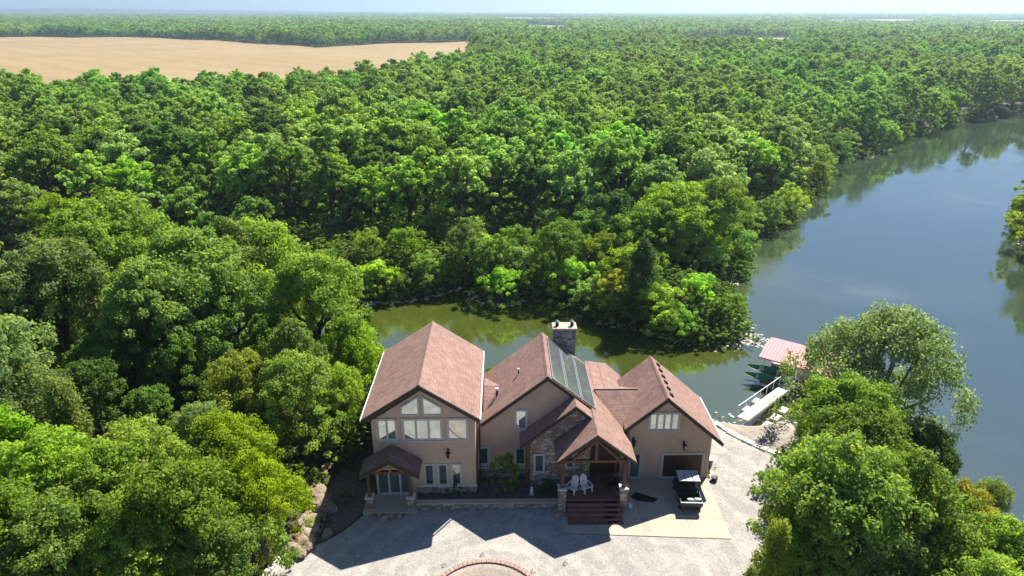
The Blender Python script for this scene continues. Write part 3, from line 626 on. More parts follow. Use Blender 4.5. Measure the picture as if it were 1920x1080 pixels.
tag(MB().prism([(9.0,39.5,.07),(9.45,39.95,.07),(10.9,39.2,.07),(10.5,38.85,.07),(9.4,39.05,.07)], (0,0,.03)).build('ground_mat', 'black'), 'black mat lying skewed on the concrete pad right of the steps', 'mat')
def figure(x, y, z, label):
    mb = MB().tube([(x,y,z),(x,y,z+.08),(x,y,z+.1),(x,y,z+.3),(x,y,z+.42),(x,y,z+.5),(x,y,z+.56),(x,y,z+.66),(x,y,z+.72)], [.14,.14,.09,.13,.12,.05,.09,.08,.01], 10)
    return tag(mb.build('garden_statue', 'white_paint', smooth=True), label, 'statue')
figure(1.95, 39.5, .3, 'small white garden statue at the foot of the stone gable')
def shrub_pot(): pass
# planter lamp / obelisk at the wing corner
tb_ = empty('trash_bin', (15.55, 42.9, 0), 0, 'dark lidded bin standing against the right side of the garage', 'bin')
MB().tube([(0,0,0),(0,0,.75)], [.24,.3], 4).build('bin_body', 'navy', tb_); MB().box(-.3,.3,-.3,.3,.75,.84).build('lid', 'white', tb_, bevel=.03)
tag(MB().tube([(15.5,41.3,0),(15.5,41.3,.1),(15.5,41.3,.34),(15.5,41.3,.3)], [.16,.2,.26,.22], 12).build('flower_pot', 'iron'), 'dark round pot at the front right corner of the garage', 'pot')
ac = empty('air_conditioner', (-10.9, 47.2, 0), .1, 'grey air conditioning unit in the shade left of the house', 'air conditioner')
MB().box(-.4,.4,-.4,.4,0,.8).build('unit_body', 'alu', ac, bevel=.03); MB().tube([(0,0,.8),(0,0,.84)], .3, 16).build('fan_grille', 'iron', ac)
for x_, y_, lb in ((8.75, 38.3, 'small pale bucket beside the right stone pier'),):
    tag(MB().tube([(x_,y_,.06),(x_,y_,.4)], [.13,.17], 12).build('bucket', 'white_paint'), lb, 'bucket')

# ---- utility cart on the pad
ct = empty('utility_cart', (12.95, 39.35, .06), R(-3), 'dark green utility cart with a pale panelled roof and cargo bed parked on the pad', 'utility vehicle')
b = MB(); b.prism([(-.72,1.35,.35),(-.72,1.45,.62),(-.72,.85,.86),(-.72,.55,.55),(-.72,-.35,.52),(-.72,-.35,.3),(-.72,1.2,.28)], (1.44,0,0)); b.build('body', 'navy', ct, bevel=.04)
bed = MB(); bed.box(-.76,.76,-1.6,-.4,.52,.58); bed.box(-.76,-.7,-1.6,-.4,.58,.86); bed.box(.7,.76,-1.6,-.4,.58,.86); bed.box(-.7,.7,-.46,-.4,.58,.86); bed.build('cargo_bed', 'navy', ct, bevel=.015)
MB().box(-.76,.76,-1.66,-1.602,.56,.84).build('tailgate', 'navy', ct, bevel=.02)
MB().box(-.76,.76,-1.67,-1.58,.842,.89).build('tailgate_rim', 'trim', ct); MB().box(-.62,.62,-.3,.25,.55,.78).build('seat', 'iron', ct, bevel=.05); MB().box(-.62,.62,-.38,-.28,.75,1.2).build('backrest', 'iron', ct, bevel=.04)
rf_ = MB()
for i in range(3):
    for j in range(3): rf_.box(-.75+i*.505, -.75+i*.505+.47, -.5+j*.42, -.5+j*.42+.385, 1.76, 1.82)
part_ = box(-.74,.74,-.49,.73,1.73,1.758).build('roof_frame', 'iron', ct); rf_.build('roof', 'cart_roof', ct, bevel=.02)
for sx_ in (-1, 1):
    MB().tube([(sx_*.7,-.42,.86),(sx_*.7,-.44,1.74)], .03, 6).build('roof_post', 'iron', ct); MB().tube([(sx_*.7,.8,.8),(sx_*.7,.6,1.74)], .03, 6).build('roof_post', 'iron', ct)
    MB().tube([(sx_*.5,1.42,.55),(sx_*.5,1.5,.55)], .09, 10).build('headlight', 'white_paint', ct); MB().box(sx_*.6-.06,sx_*.6+.06,-1.68,-1.662,.42,.52).build('tail_light', 'red_hull', ct)
    for yy in (-1.05, 1.0):
        wv = MB().tube([(sx_*.56,yy,.3),(sx_*.78,yy,.3)], .3, 20).build('wheel', 'black', ct, bevel=.03); MB().tube([(sx_*.781,yy,.3),(sx_*.80,yy,.3)], .15, 12).build('rim', 'alu', wv)
MB().tube([(-.35,.55,.95),(-.35,.42,1.0)], [.17,.17], 14).build('steering_wheel', 'iron', ct)
MB().box(-.72,.72,-1.3,-1.2,.3,.52).build('rear_bumper', 'iron', ct)
for x_, lb in ((-.1, 'pale blue sack lying in the middle of the cart bed'), (.45, 'white sack lying at the right of the cart bed')):
    me_ = MB().tube([(-.22,0,0),(-.18,0,.02),(0,0,.04),(.18,0,.02),(.22,0,0)], [.03,.13,.15,.13,.03], 10); o = me_.build('sack', 'white_paint', smooth=True)
    o.location = (12.95+x_, 38.15, .78); tag(o, lb, 'sack', 'sacks in the cart bed')
# ------------------------------------------------------------------ dock, canoes, gangway, rocks
M['dock_roof'] = mat_plain('faded_red_metal_roof', (.60, .20, .21), .55, 0, var=.08)
M['planks'] = mat_noisy('weathered_white_planks', (.50, .46, .38), (.62, .57, .49), 1.5, .85, fine=10)
DA = R(-37)
dock = empty('boat_dock', (29.9, 60.2, WZ), DA, 'floating boat dock with a faded red metal roof at the end of the gangway', 'boat dock')
MB().box(-3.3,3.3,-2.0,-.9,.05,.4).build('dock_deck', 'planks', dock); MB().box(-3.3,3.3,1.6,2.1,.05,.4).build('dock_deck', 'planks', dock); MB().box(-.2,.3,-.9,1.6,.05,.4).build('dock_deck', 'planks', dock)
for sx_ in (-3.2, 0, 3.2):
    for sy_ in (-1.9, 2.0): MB().tube([(sx_,sy_,.4),(sx_,sy_,2.75)], .05, 8).build('post', 'white_paint', dock)
# corrugated gable roof with its ridge along the length
def corr(y0, z0, y1, z1, x0=-3.6, x1=3.6, n=72):
    v, f_ = [], []
    for k in range(n+1):
        x = x0+(x1-x0)*k/n; o_ = .02 if k % 3 == 0 else 0
        v += [(x,y0,z0+o_),(x,y1,z1+o_),(x,y0,z0+o_-.03),(x,y1,z1+o_-.03)]
    for k in range(n):
        a = k*4; f_ += [(a,a+4,a+5,a+1),(a+2,a+3,a+7,a+6),(a,a+2,a+6,a+4),(a+1,a+5,a+7,a+3)]
    return MB().add(v, f_)
rf_ = corr(-2.5, 2.75, .3, 3.55).build('dock_roof', 'dock_roof', dock); corr(.3, 3.55, 2.5, 2.85).build('dock_roof', 'dock_roof', dock)
MB().box(-.4,2.4,-.95,-.9,.4,1.9).build('dock_wall', 'white_paint', dock)
MB().box(-3.6,3.6,-2.53,-2.505,2.6,2.74).build('roof_trim', 'dock_roof', dock)
def wpt(x, y, z): c, s_ = math.cos(DA), math.sin(DA); return (29.9+x*c-y*s_, 60.2+x*s_+y*c, WZ+z)
def canoe(loc_, rz, mat, label, name='canoe', tilt=0):
    n_, seg = 14, 8; v, f_ = [], []
    for i in range(n_+1):
        u = -1+2*i/n_; w_ = .42*(1-u*u)**.6+.01; dpt = .34*(1-u**4)*.9+.04; sh = .14*u*u
        for k in range(seg+1):
            a = math.pi*k/seg; v.append((u*2.2, w_*math.cos(a), sh+.34-dpt*math.sin(a)))
    for i in range(n_):
        for k in range(seg):
            a = i*(seg+1)+k; f_.append((a,a+1,a+seg+2,a+seg+1))
    t_ = empty(name, loc_, rz, label, 'canoe', 'green canoes by the dock' if mat == 'green_hull' else None); t_.rotation_euler = (tilt, 0, rz)
    h_ = MB().add(v, f_).build('hull', mat, t_, smooth=True); sd_ = h_.modifiers.new('shell', 'SOLIDIFY'); sd_.thickness = .03
    for x_ in (-.9, .8): MB().box(x_-.12, x_+.12, -.34, .34, .25, .28).build('seat', 'planks', t_)
    for s_ in (-1, 1): MB().tube([(u*2.2, s_*(.42*(1-u*u)**.6+.01), .34+.14*u*u) for u in np.linspace(-.98,.98,15)], .022, 5).build('gunwale', 'navy', t_)
canoe(wpt(-2.5,-2.75,.55), DA+R(10), 'green_hull', 'green canoe hung along the near side of the dock, the nearer of the two', tilt=.4)
canoe(wpt(-2.6,-1.5,.85), DA+R(6), 'green_hull', 'green canoe hung behind the nearer one at the dock', tilt=.6)
canoe(wpt(2.2,-1.45,.42), DA, 'red_hull', 'dark red canoe at the right end of the dock behind leaves', tilt=.5)
ch_ = empty('dock_ladder', wpt(.2, 2.3, 0), DA, 'small dark red ladder frame standing behind the dock roof', 'ladder')
for x_ in (-.35,.35): MB().box(x_-.05,x_+.05,-.05,.05,0,3.9).build('rail', 'red_hull', ch_)
for z_ in np.arange(.4,3.9,.45): MB().box(-.3,.3,-.03,.03,z_,z_+.06).build('rung', 'red_hull', ch_)
# gangway
A_, B_ = Vector((20.9,51.0,-.95)), Vector((28.3,58.6,-1.85)); gl = (B_-A_).length; ga = math.atan2(B_.y-A_.y, B_.x-A_.x); gt = -math.asin((B_.z-A_.z)/gl)
gw = empty('gangway', A_, ga, 'long pale plank gangway with a white handrail leading to the dock', 'gangway'); gw.rotation_euler = (0, gt, ga)
d_ = MB(); k = 0
while k*.3 < gl: d_.box(k*.3, k*.3+.27, -.5, .5, 0, .05); k += 1
d_.build('deck', 'planks', gw)
for s_ in (-1, 1): MB().box(0, gl, s_*.48-.04, s_*.48+.04, -.22, -.002).build('stringer', 'planks', gw)
h_ = MB(); h_.tube([(.2,.6,.95),(gl,.6,.95)], .035, 6)
for x_ in np.arange(.3, gl, 1.5): h_.tube([(x_,.6,-.1),(x_,.6,.95)], .028, 6)
h_.build('handrail', 'white_paint', gw); h_ = MB(); h_.tube([(gl-2.2,-.7,.9),(gl,-.7,.9)], .03, 6); h_.tube([(gl-2.1,-.7,-.1),(gl-2.1,-.7,.9)], .028, 6); h_.tube([(gl-.1,-.7,-.1),(gl-.1,-.7,.9)], .028, 6); h_.build('handrail', 'white_paint', gw)
for i, (a_, s_) in enumerate(((2.8,-1),(4.5,-1),(6.2,-1),(4.0,1),(6.0,1))):
    o_ = MB().box(-.55,.55,-.35,.35,-.1,.22).build('float', 'planks', None, bevel=.05); c_, q_ = math.cos(ga), math.sin(ga)
    o_.location = (A_.x+a_*c_-s_*1.25*q_, A_.y+a_*q_+s_*1.25*c_, WZ); o_.rotation_euler = (0,0,ga); tag(o_, 'pale dock float in the water %s the gangway, %s one from the shore' % ('right of' if s_ < 0 else 'left of', ('first','second','third')[i % 3]), 'float', 'floats beside the gangway')
# boulders
def rock(name, x, y, sx_, sy_, sz_, z0, mat, seed):
    import bmesh
    bm = bmesh.new(); bmesh.ops.create_icosphere(bm, subdivisions=3, radius=.5); rg = np.random.default_rng(seed)
    D = rg.normal(size=(10, 3)); D /= np.linalg.norm(D, axis=1)[:, None]
    for v_ in bm.verts:
        p_ = np.array(v_.co); u = p_/np.linalg.norm(p_); c_ = min(.5, min(.345/max(1e-3, u @ d_) if u @ d_ > .3 else 9 for d_ in D)); u2 = u*c_*(1+.05*math.sin(9*u[0]+seed)+.05*math.sin(11*u[1]))
        v_.co = (u2[0]*sx_, u2[1]*sy_, u2[2]*sz_)
    me = bpy.data.meshes.new(name); bm.to_mesh(me); bm.free(); me.materials.append(M[mat]); o_ = bpy.data.objects.new(name, me); COL.objects.link(o_)
    o_.location = (x, y, z0+sz_*.3); o_.rotation_euler = (0, 0, rg.uniform(0, 3)); return o_
BL = [(598,884,1.3,'tan'),(612,868,1.0,'tan'),(585,903,1.2,'pale tan'),(596,915,1.9,'broad flat tan'),(577,922,1.0,'small tan'),(595,940,2.2,'broad golden'),(580,948,1.2,'golden'),(600,960,1.3,'dark'),(573,965,1.6,'grey brown'),(586,978,1.3,'rusty'),(570,990,1.5,'pale'),
      (578,1000,1.2,'white'),(556,1004,1.7,'flat pale grey'),(573,1012,1.2,'golden brown'),(545,1018,1.6,'long brown'),(560,1022,1.1,'low tan'),(618,940,1.0,'shaded brown'),(612,985,.9,'shaded grey')]
WH = ['uppermost by the shrubs','just under the top of the bank','by the tree foliage','midway up the bank','at the bank\'s left edge','at the middle of the bank','under the broad golden one','in shade right of the golden one','against the leaves','below the middle','in the lower bank','next to the pale one','by the drive corner','above the drive corner','at the foot of the bank','nearest the gravel','toward the house wall','beside the round shrubs']
for i, (px_, py_, s_, w_) in enumerate(BL):
    q_ = at(px_, py_, .8); zz = float(height([q_[:2]])[0]); s_ *= 1.05; o_ = rock('boulder', q_[0], q_[1], s_, s_*.85, s_*.62, zz, 'boulder', i+1)
    tag(o_, w_+' boulder on the bank left of the drive, '+WH[i], 'boulder', 'boulders on the bank left of the drive')
# shore stones (stuff): rip-rap scattered along the waterline
def shore_rocks():
    import bmesh
    rg = np.random.default_rng(5); V_, F_ = [], []
    bm = bmesh.new(); bmesh.ops.create_icosphere(bm, subdivisions=1, radius=.5); bv = np.array([v_.co[:] for v_ in bm.verts]); bf = [[v_.index for v_ in f_.verts] for f_ in bm.faces]; bm.free()
    segs = list(zip(SHORE, np.roll(SHORE, -1, 0)))
    for a, b in segs:
        mid = (a+b)/2
        if not (-60 < mid[0] < 215 and 25 < mid[1] < 270): continue
        l = np.linalg.norm(b-a); near = mid[0] > 10 and mid[1] < 60
        dens = 9 if near else (5 if mid[1] < 110 else 1.0)
        for _ in range(int(l*dens)):
            if not near and math.sin(mid[0]*1.7+mid[1]) < -.2: continue
            u = rg.uniform(); p_ = a+(b-a)*u + rg.normal(0, .9 if near else .45, 2); s_ = rg.uniform(.12, .5)*(1 if near else 1.3)
            R_ = rg.normal(size=(3, 3))*.15+np.eye(3)
            V_.append((bv*(1+.25*rg.normal(size=(len(bv), 1)))) @ R_ * [s_, s_*.8, s_*.6] + [*p_, 0]); 
    # the pale spit at the tip of the point
    q_ = [at(1400,640,WZ+.1), at(1418,632,WZ+.1)]
    for _ in range(190):
        t_ = rg.uniform(0,6.28); r_ = rg.uniform()**.5; p_ = np.array([29.0,69.5])+np.array([math.cos(t_)*2.1*r_, math.sin(t_)*1.8*r_]); s_ = rg.uniform(.15,.4)
        V_.append(bv*[s_, s_*.8, s_*.4] + [*p_, 0.0])
    V_ = [v_ for v_ in V_]; cen = np.array([v_.mean(0)[:2] for v_ in V_]); hz = np.maximum(height(cen), WZ-.06)
    Fs = []; off = 0; allv = []
    for v_, z_ in zip(V_, hz): v_[:, 2] += z_+.04; allv.append(v_)
    allv = np.concatenate(allv); nf = np.array(bf)
    fs = np.concatenate([nf+k*len(bv) for k in range(len(V_))])
    me = bpy.data.meshes.new('shore_stones'); me.from_pydata(allv.tolist(), [], fs.tolist()); me.materials.append(M['curb_shore']); o_ = bpy.data.objects.new('shore_stones', me); COL.objects.link(o_)
    tag(o_, 'pale loose stones scattered along the waterline', 'stones', kind='stuff')
M['curb_shore'] = mat_noisy('shore_limestone', (.34, .29, .23), (.50, .46, .39), 1.5, .95, (.62, .58, .50), fine=12, fineamt=.3)
shore_rocks()
# ------------------------------------------------------------------ foliage
m, t, p = newmat('foliage')
oi = N(t, 'ShaderNodeObjectInfo'); at_ = N(t, 'ShaderNodeAttribute', attribute_name='tone')
hs = N(t, 'ShaderNodeHueSaturation'); L(t, oi.outputs['Color'], hs.inputs['Color'])
def mrange(src, a, b, lo=0, hi=1):
    q = N(t, 'ShaderNodeMapRange'); q.inputs['From Min'].default_value = lo; q.inputs['From Max'].default_value = hi
    q.inputs['To Min'].default_value = a; q.inputs['To Max'].default_value = b; L(t, src, q.inputs[0]); return q.outputs[0]
wn = N(t, 'ShaderNodeTexWhiteNoise', noise_dimensions='3D'); L(t, oi.outputs['Location'], wn.inputs['Vector'])
ns = noise(t, oi.outputs['Location'], .012, 3, .6)
L(t, mrange(ns.outputs[0], .468, .53, .3, .7), hs.inputs['Hue']); L(t, mrange(wn.outputs[0], .72, 1.28), hs.inputs['Value'])
L(t, mrange(oi.outputs['Random'], .92, 1.1), hs.inputs['Saturation'])
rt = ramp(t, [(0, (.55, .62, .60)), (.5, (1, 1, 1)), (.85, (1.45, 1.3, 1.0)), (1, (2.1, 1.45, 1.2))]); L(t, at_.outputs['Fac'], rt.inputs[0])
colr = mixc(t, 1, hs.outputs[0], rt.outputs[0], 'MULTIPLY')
L(t, colr, p.inputs['Base Color']); p.inputs['Roughness'].default_value = .6; p.inputs['Specular IOR Level'].default_value = .12
tl = N(t, 'ShaderNodeBsdfTranslucent'); L(t, mixc(t, 1, colr, (1.5, 1.5, .55), 'MULTIPLY'), tl.inputs[0])
mx = N(t, 'ShaderNodeMixShader'); mx.inputs[0].default_value = .48; L(t, p.outputs[0], mx.inputs[1]); L(t, tl.outputs[0], mx.inputs[2])
L(t, mx.outputs[0], [n for n in t.nodes if n.type == 'OUTPUT_MATERIAL'][0].inputs[0]); M['foliage'] = m

def leaf_mesh(name, pos, nrm, size, tone):
    n = len(pos); rg = np.random.default_rng(n)
    ref = rg.normal(size=(n, 3)); a = np.cross(nrm, ref); a /= np.linalg.norm(a, axis=1)[:, None]+1e-9; b = np.cross(nrm, a)
    s = size[:, None]
    v = np.stack([pos - a*s*.5, pos - b*s*.33 + nrm*s*.06, pos + a*s*.5, pos + b*s*.33 + nrm*s*.06], 1).reshape(-1, 3)
    me = bpy.data.meshes.new(name); me.vertices.add(4*n); me.vertices.foreach_set('co', v.ravel().astype(np.float32))
    me.loops.add(4*n); me.loops.foreach_set('vertex_index', np.arange(4*n, dtype=np.int32)); me.polygons.add(n)
    me.polygons.foreach_set('loop_start', np.arange(0, 4*n, 4, dtype=np.int32)); me.update()
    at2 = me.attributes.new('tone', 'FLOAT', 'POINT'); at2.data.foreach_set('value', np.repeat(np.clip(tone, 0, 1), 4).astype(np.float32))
    me.materials.append(M['foliage']); return me
def crown(seed, H, Rr, kind, nleaf, leaf, nclump, base=None):
    """leaves on many sub-clumps hung on an uneven envelope; returns mesh + clump centres"""
    rg = np.random.default_rng(seed); C, RC = [], []
    zb = {'broad': .22, 'tall': .16, 'shrub': .05, 'cedar': .04, 'willow': .20}[kind] if base is None else base
    lob = rg.uniform(0, 6.28, 5); amp = rg.uniform(.10, .22, 5)
    tops = rg.normal(0, .06, 2)
    # few big limbs, each a lobe with its own height
    nl = {'broad': 9, 'tall': 7, 'shrub': 7, 'cedar': 1, 'willow': 10}[kind]
    L_ = []
    for k in range(nl):
        az = 2*math.pi*(k+rg.uniform(-.3, .3))/nl; u = rg.uniform(.35, .72) if k else 0
        L_.append((math.cos(az)*u*Rr, math.sin(az)*u*Rr, H*(.86-.62*(u-.25)+rg.uniform(-.07, .05)) if k else H*.82, Rr*rg.uniform(.32, .46)))
    for _ in range(nclump):
        if kind == 'cedar':
            f = rg.uniform()**.8; z = zb*H+f*(1-zb)*H; rad = Rr*(1-f)**.62*(.75+.35*math.sin(4*f*6+seed))*.9+.12
            az = rg.uniform(0, 6.28); q = rg.uniform(.5, 1); c = np.array([math.cos(az)*rad*q, math.sin(az)*rad*q, z]); r_ = Rr*.20
        else:
            f = rg.uniform()
            if f < .62:
                lx, ly, lz, lr = L_[rg.integers(nl)]; d = rg.normal(size=3); d /= np.linalg.norm(d); d[2] = abs(d[2])*1.1-.25
                c = np.array([lx, ly, lz]) + d*lr*np.array([1, 1, 1.15]); r_ = Rr*rg.uniform(.10, .18)
            else:
                az = rg.uniform(0, 6.28); tt = rg.uniform(); z = H*(zb+(.93-zb)*tt)
                prof = math.sin(math.pi*min(1, .12+.88*tt)**.75)**.6 if tt < .98 else .2
                rad = Rr*prof*(1+sum(a_*math.sin((i+2)*az+l_+3*tt) for i, (a_, l_) in enumerate(zip(amp, lob)))*.8)*rg.uniform(.55, 1)
                c = np.array([math.cos(az)*rad, math.sin(az)*rad, z]); r_ = Rr*rg.uniform(.09, .17)
        C.append(c); RC.append(r_)
    C = np.array(C); RC = np.array(RC); ct = rg.normal(.42, .12, len(C))
    k = rg.integers(len(C), size=nleaf); d = rg.normal(size=(nleaf, 3)); d /= np.linalg.norm(d, axis=1)[:, None]
    rr_ = RC[k]*rg.uniform(.15, 1.12, nleaf)**.6; fl = np.array([1, 1, .72]) if kind != 'cedar' else np.array([.9, .9, 1.5])
    pos = C[k] + d*rr_[:, None]*fl
    if kind == 'willow':
        pos[:, 2] -= np.abs(rg.normal(0, .05*H, nleaf))*(np.hypot(pos[:, 0], pos[:, 1])/Rr)
    pos[:, 2] = np.maximum(pos[:, 2], .15)
    up = np.array([0, 0, .35]); nr = d*.8 + up + rg.normal(size=(nleaf, 3))*.45; nr /= np.linalg.norm(nr, axis=1)[:, None]
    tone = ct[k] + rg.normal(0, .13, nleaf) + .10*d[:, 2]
    return leaf_mesh('crown', pos, nr, leaf*rg.uniform(.6, 1.35, nleaf), tone), C, L_
def trunk_mesh(seed, H, Rr, kind, C, L_, mat='bark', seg=7):
    rg = np.random.default_rng(seed+99); mb = MB(); r0 = .028*H*(1.0 if kind != 'shrub' else .6)
    top = {'broad': .72, 'tall': .85, 'shrub': .55, 'cedar': .92, 'willow': .66}[kind]*H
    pts = [(rg.normal(0, .012*H)*(i > 0), rg.normal(0, .012*H)*(i > 0), top*i/6 - (.4 if i == 0 else 0)) for i in range(7)]
    mb.tube(pts, [r0*1.25, r0, r0*.85, r0*.7, r0*.52, r0*.34, r0*.12], seg)
    if kind != 'cedar':
        for lx, ly, lz, lr in L_[1:]:
            h0 = rg.uniform(.22, .5)*H if kind != 'shrub' else .1*H; b = np.array([0, 0, h0]); e = np.array([lx, ly, lz]); mid = (b+e)/2 + [0, 0, -.03*H]
            mb.tube([b, mid, e], [r0*.5, r0*.32, r0*.1], 5)
            cc = C[np.argsort(((C-e)**2).sum(1))[:4]]
            for c in cc: mb.tube([mid*.5+e*.5, c], [r0*.16, r0*.04], 4, cap=False)
    me = bpy.data.meshes.new('trunk'); me.from_pydata(mb.v, [], mb.f); me.polygons.foreach_set('use_smooth', [True]*len(me.polygons)); me.materials.append(M[mat]); return me
PR = {}
def proto(key, kind, H, Rr, nleaf, leaf, nclump, n, seed, mat='bark', base=None):
    PR[key] = []
    for i in range(n):
        me, C, L_ = crown(seed+i*7, H, Rr, kind, nleaf, leaf, nclump, base); PR[key].append((me, trunk_mesh(seed+i, H, Rr, kind, C, L_, mat), H, Rr))
# near prototypes (12 m tall master, scaled per tree)
proto('broad', 'broad', 12, 4.6, 25000, .24, 280, 5, 11)
proto('tall', 'tall', 12, 3.6, 18000, .24, 220, 4, 51)
proto('willow', 'willow', 12, 4.9, 36000, .20, 300, 2, 91, 'bark_pale')
proto('cedar', 'cedar', 12, 3.4, 11000, .24, 150, 2, 131)
proto('shrub', 'shrub', 6, 3.4, 6500, .24, 90, 4, 171)
proto('bush', 'shrub', 1, .62, 500, .10, 16, 2, 191, base=.02)
# forest prototypes
proto('fbroad', 'broad', 13, 4.7, 7600, .42, 130, 5, 211, base=.05)
proto('ftall', 'tall', 13, 3.6, 5600, .42, 100, 4, 251)
proto('far', 'broad', 13, 5.2, 1700, .85, 60, 3, 311)
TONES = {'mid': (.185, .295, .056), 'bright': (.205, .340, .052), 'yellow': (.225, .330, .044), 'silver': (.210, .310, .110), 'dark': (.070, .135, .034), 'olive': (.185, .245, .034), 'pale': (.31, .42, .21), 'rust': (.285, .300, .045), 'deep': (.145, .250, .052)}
WORD = {'mid': 'mid-green', 'bright': 'bright green', 'yellow': 'yellow-green', 'silver': 'silvery green', 'dark': 'dark green', 'olive': 'olive green', 'pale': 'pale silvery green', 'rust': 'rust-tinted green', 'deep': 'deep green'}
NAMEOF = {'broad': 'broadleaf_tree', 'tall': 'broadleaf_tree', 'fbroad': 'broadleaf_tree', 'ftall': 'broadleaf_tree', 'far': 'broadleaf_tree', 'willow': 'willow_tree', 'cedar': 'cedar_tree', 'shrub': 'shoreline_shrub', 'bush': 'round_bush'}
trg = random.Random(21); NT = [0]
AUTO = []
def plant(key, x, y, H, Rs=1.0, tone='mid', label=None, group=None, where='', rz=None, z=None):
    me, tm_, h0, r0 = PR[key][trg.randrange(len(PR[key]))]; s = H/h0
    if z is None: z = float(height([(x, y)])[0])
    z = max(z, WZ-.1)
    nm = NAMEOF[key]; cat = 'tree' if nm.endswith('tree') else 'shrub'
    auto = label is None
    e = empty(nm, (x, y, z-.05), trg.uniform(0, 6.28) if rz is None else rz, label, cat, group)
    e.scale = (s*Rs, s*Rs, s)
    c = bpy.data.objects.new('crown', me); COL.objects.link(c); c.parent = e
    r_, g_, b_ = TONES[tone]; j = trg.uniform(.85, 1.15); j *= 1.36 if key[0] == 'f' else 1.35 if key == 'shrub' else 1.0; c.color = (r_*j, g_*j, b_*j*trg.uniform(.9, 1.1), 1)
    if key != 'bush':
        k = bpy.data.objects.new('trunk', tm_); COL.objects.link(k); k.parent = e
    NT[0] += 1
    if auto: AUTO.append((e, key, tone, where, group, proj((x, y, z+.65*H)), math.hypot(x, y)))
    return e
def plant_px(key, px, py, H, Rs=1.0, tone='mid', gz=0.0, **kw):
    q = at(px, py, gz+.62*H); x, y = q[0], q[1]; best = None
    if poly_sdf([(x, y)], SHORE)[0] < .5:            # nearest dry ground
        for r_ in np.arange(.5, 16, .5):
            for a_ in np.linspace(0, 2*math.pi, 17)[:-1]:
                if poly_sdf([(x+r_*math.cos(a_), y+r_*math.sin(a_))], SHORE)[0] > .6: best = (x+r_*math.cos(a_), y+r_*math.sin(a_)); break
            if best: x, y = best; break
    return plant(key, x, y, H, Rs, tone, **kw)
occupied = []
def note(e, r): occupied.append((e.location.x, e.location.y, r))

# ---- near wood left of the house
G1 = 'trees in the near wood left of the house'
near = [(30,600,13,1.1,'silver','broad'),(40,760,12,1.1,'silver','willow'),(210,480,16,1.15,'bright','broad'),(350,540,14,1.15,'mid','broad'),(520,455,15,1.15,'bright','broad'),(430,600,13,1.1,'deep','broad'),
 (655,655,9,.95,'bright','broad'),(585,570,13,1.1,'mid','broad'),(460,740,11,1.2,'olive','broad'),(130,810,11,1.1,'olive','cedar'),(250,880,11,1.1,'yellow','broad'),(80,930,12,1.15,'bright','broad'),
 (330,970,11,1.1,'mid','broad'),(440,870,10,1.1,'yellow','broad'),(560,760,11,1.0,'mid','broad'),(480,930,9,1.0,'yellow','broad'),(210,690,12,1.1,'deep','broad'),(320,660,12,1.1,'deep','broad'),
 (100,1040,11,1.1,'bright','broad'),(250,1050,9,1.1,'mid','broad'),(400,1050,8,1.1,'deep','broad'),(60,430,12,1.1,'yellow','broad'),(140,455,11,1.1,'yellow','broad'),(0,480,11,1,'mid','broad'),(-60,560,13,1.1,'mid','broad'),(-50,700,13,1.1,'silver','broad'),
 (-60,860,12,1.1,'bright','broad'),(-60,1010,12,1.1,'mid','broad'),(100,560,14,1.1,'silver','broad'),(620,500,13,.85,'mid','tall'),(680,600,9,.8,'mid','tall'),(500,660,12,1.0,'deep','tall'),(150,930,9,1,'deep','tall'),(450,1010,6.5,1,'deep','shrub'),(460,960,8,1,'mid','broad'),(640,745,8,.8,'bright','broad'),
 (380,820,9,1.0,'silver','broad'),(20,880,9,.9,'yellow','cedar'),(560,700,12,.9,'deep','tall'),(280,600,14,1,'mid','tall'),(430,500,14,1.0,'mid','broad'),(300,450,12,1,'mid','broad'),(690,690,7,.7,'bright','shrub')]
for px, py, H, Rs, tone, key in near:
    H *= trg.uniform(.98, 1.15) if H > 12 else trg.uniform(.8, .98); Rs *= .82
    note(plant_px(key, px, py, H, Rs, tone, group=G1, where='left of the house'), 3.0 if H > 7 else 2)
def free(x, y, r):
    return all((x-a)**2+(y-b)**2 > (r*.5+c*.62)**2 for a, b, c in occupied)
fill = 0
for _ in range(5000):
    x, y = trg.uniform(-62, -12.5), trg.uniform(20, 72)
    u, v_ = proj((x, y, 7))
    if not (-220 < u < 720) or v_ > 1180: continue
    if y < 33 and x > -15.5: continue
    if poly_sdf([(x, y)], SITE)[0] < 2.6 or poly_sdf([(x, y)], SHORE)[0] < 1.0: continue
    if x > -15.5 and 34 < y < 46: continue
    if not free(x, y, 3.4): continue
    H = trg.uniform(6, 11)
    note(plant(trg.choice(['broad', 'tall', 'tall']), x, y, H, .9, trg.choice(['mid', 'mid', 'deep', 'bright', 'silver', 'yellow', 'deep']), group=G1, where='left of the house'), 3.0); fill += 1
    if fill >= 22: break
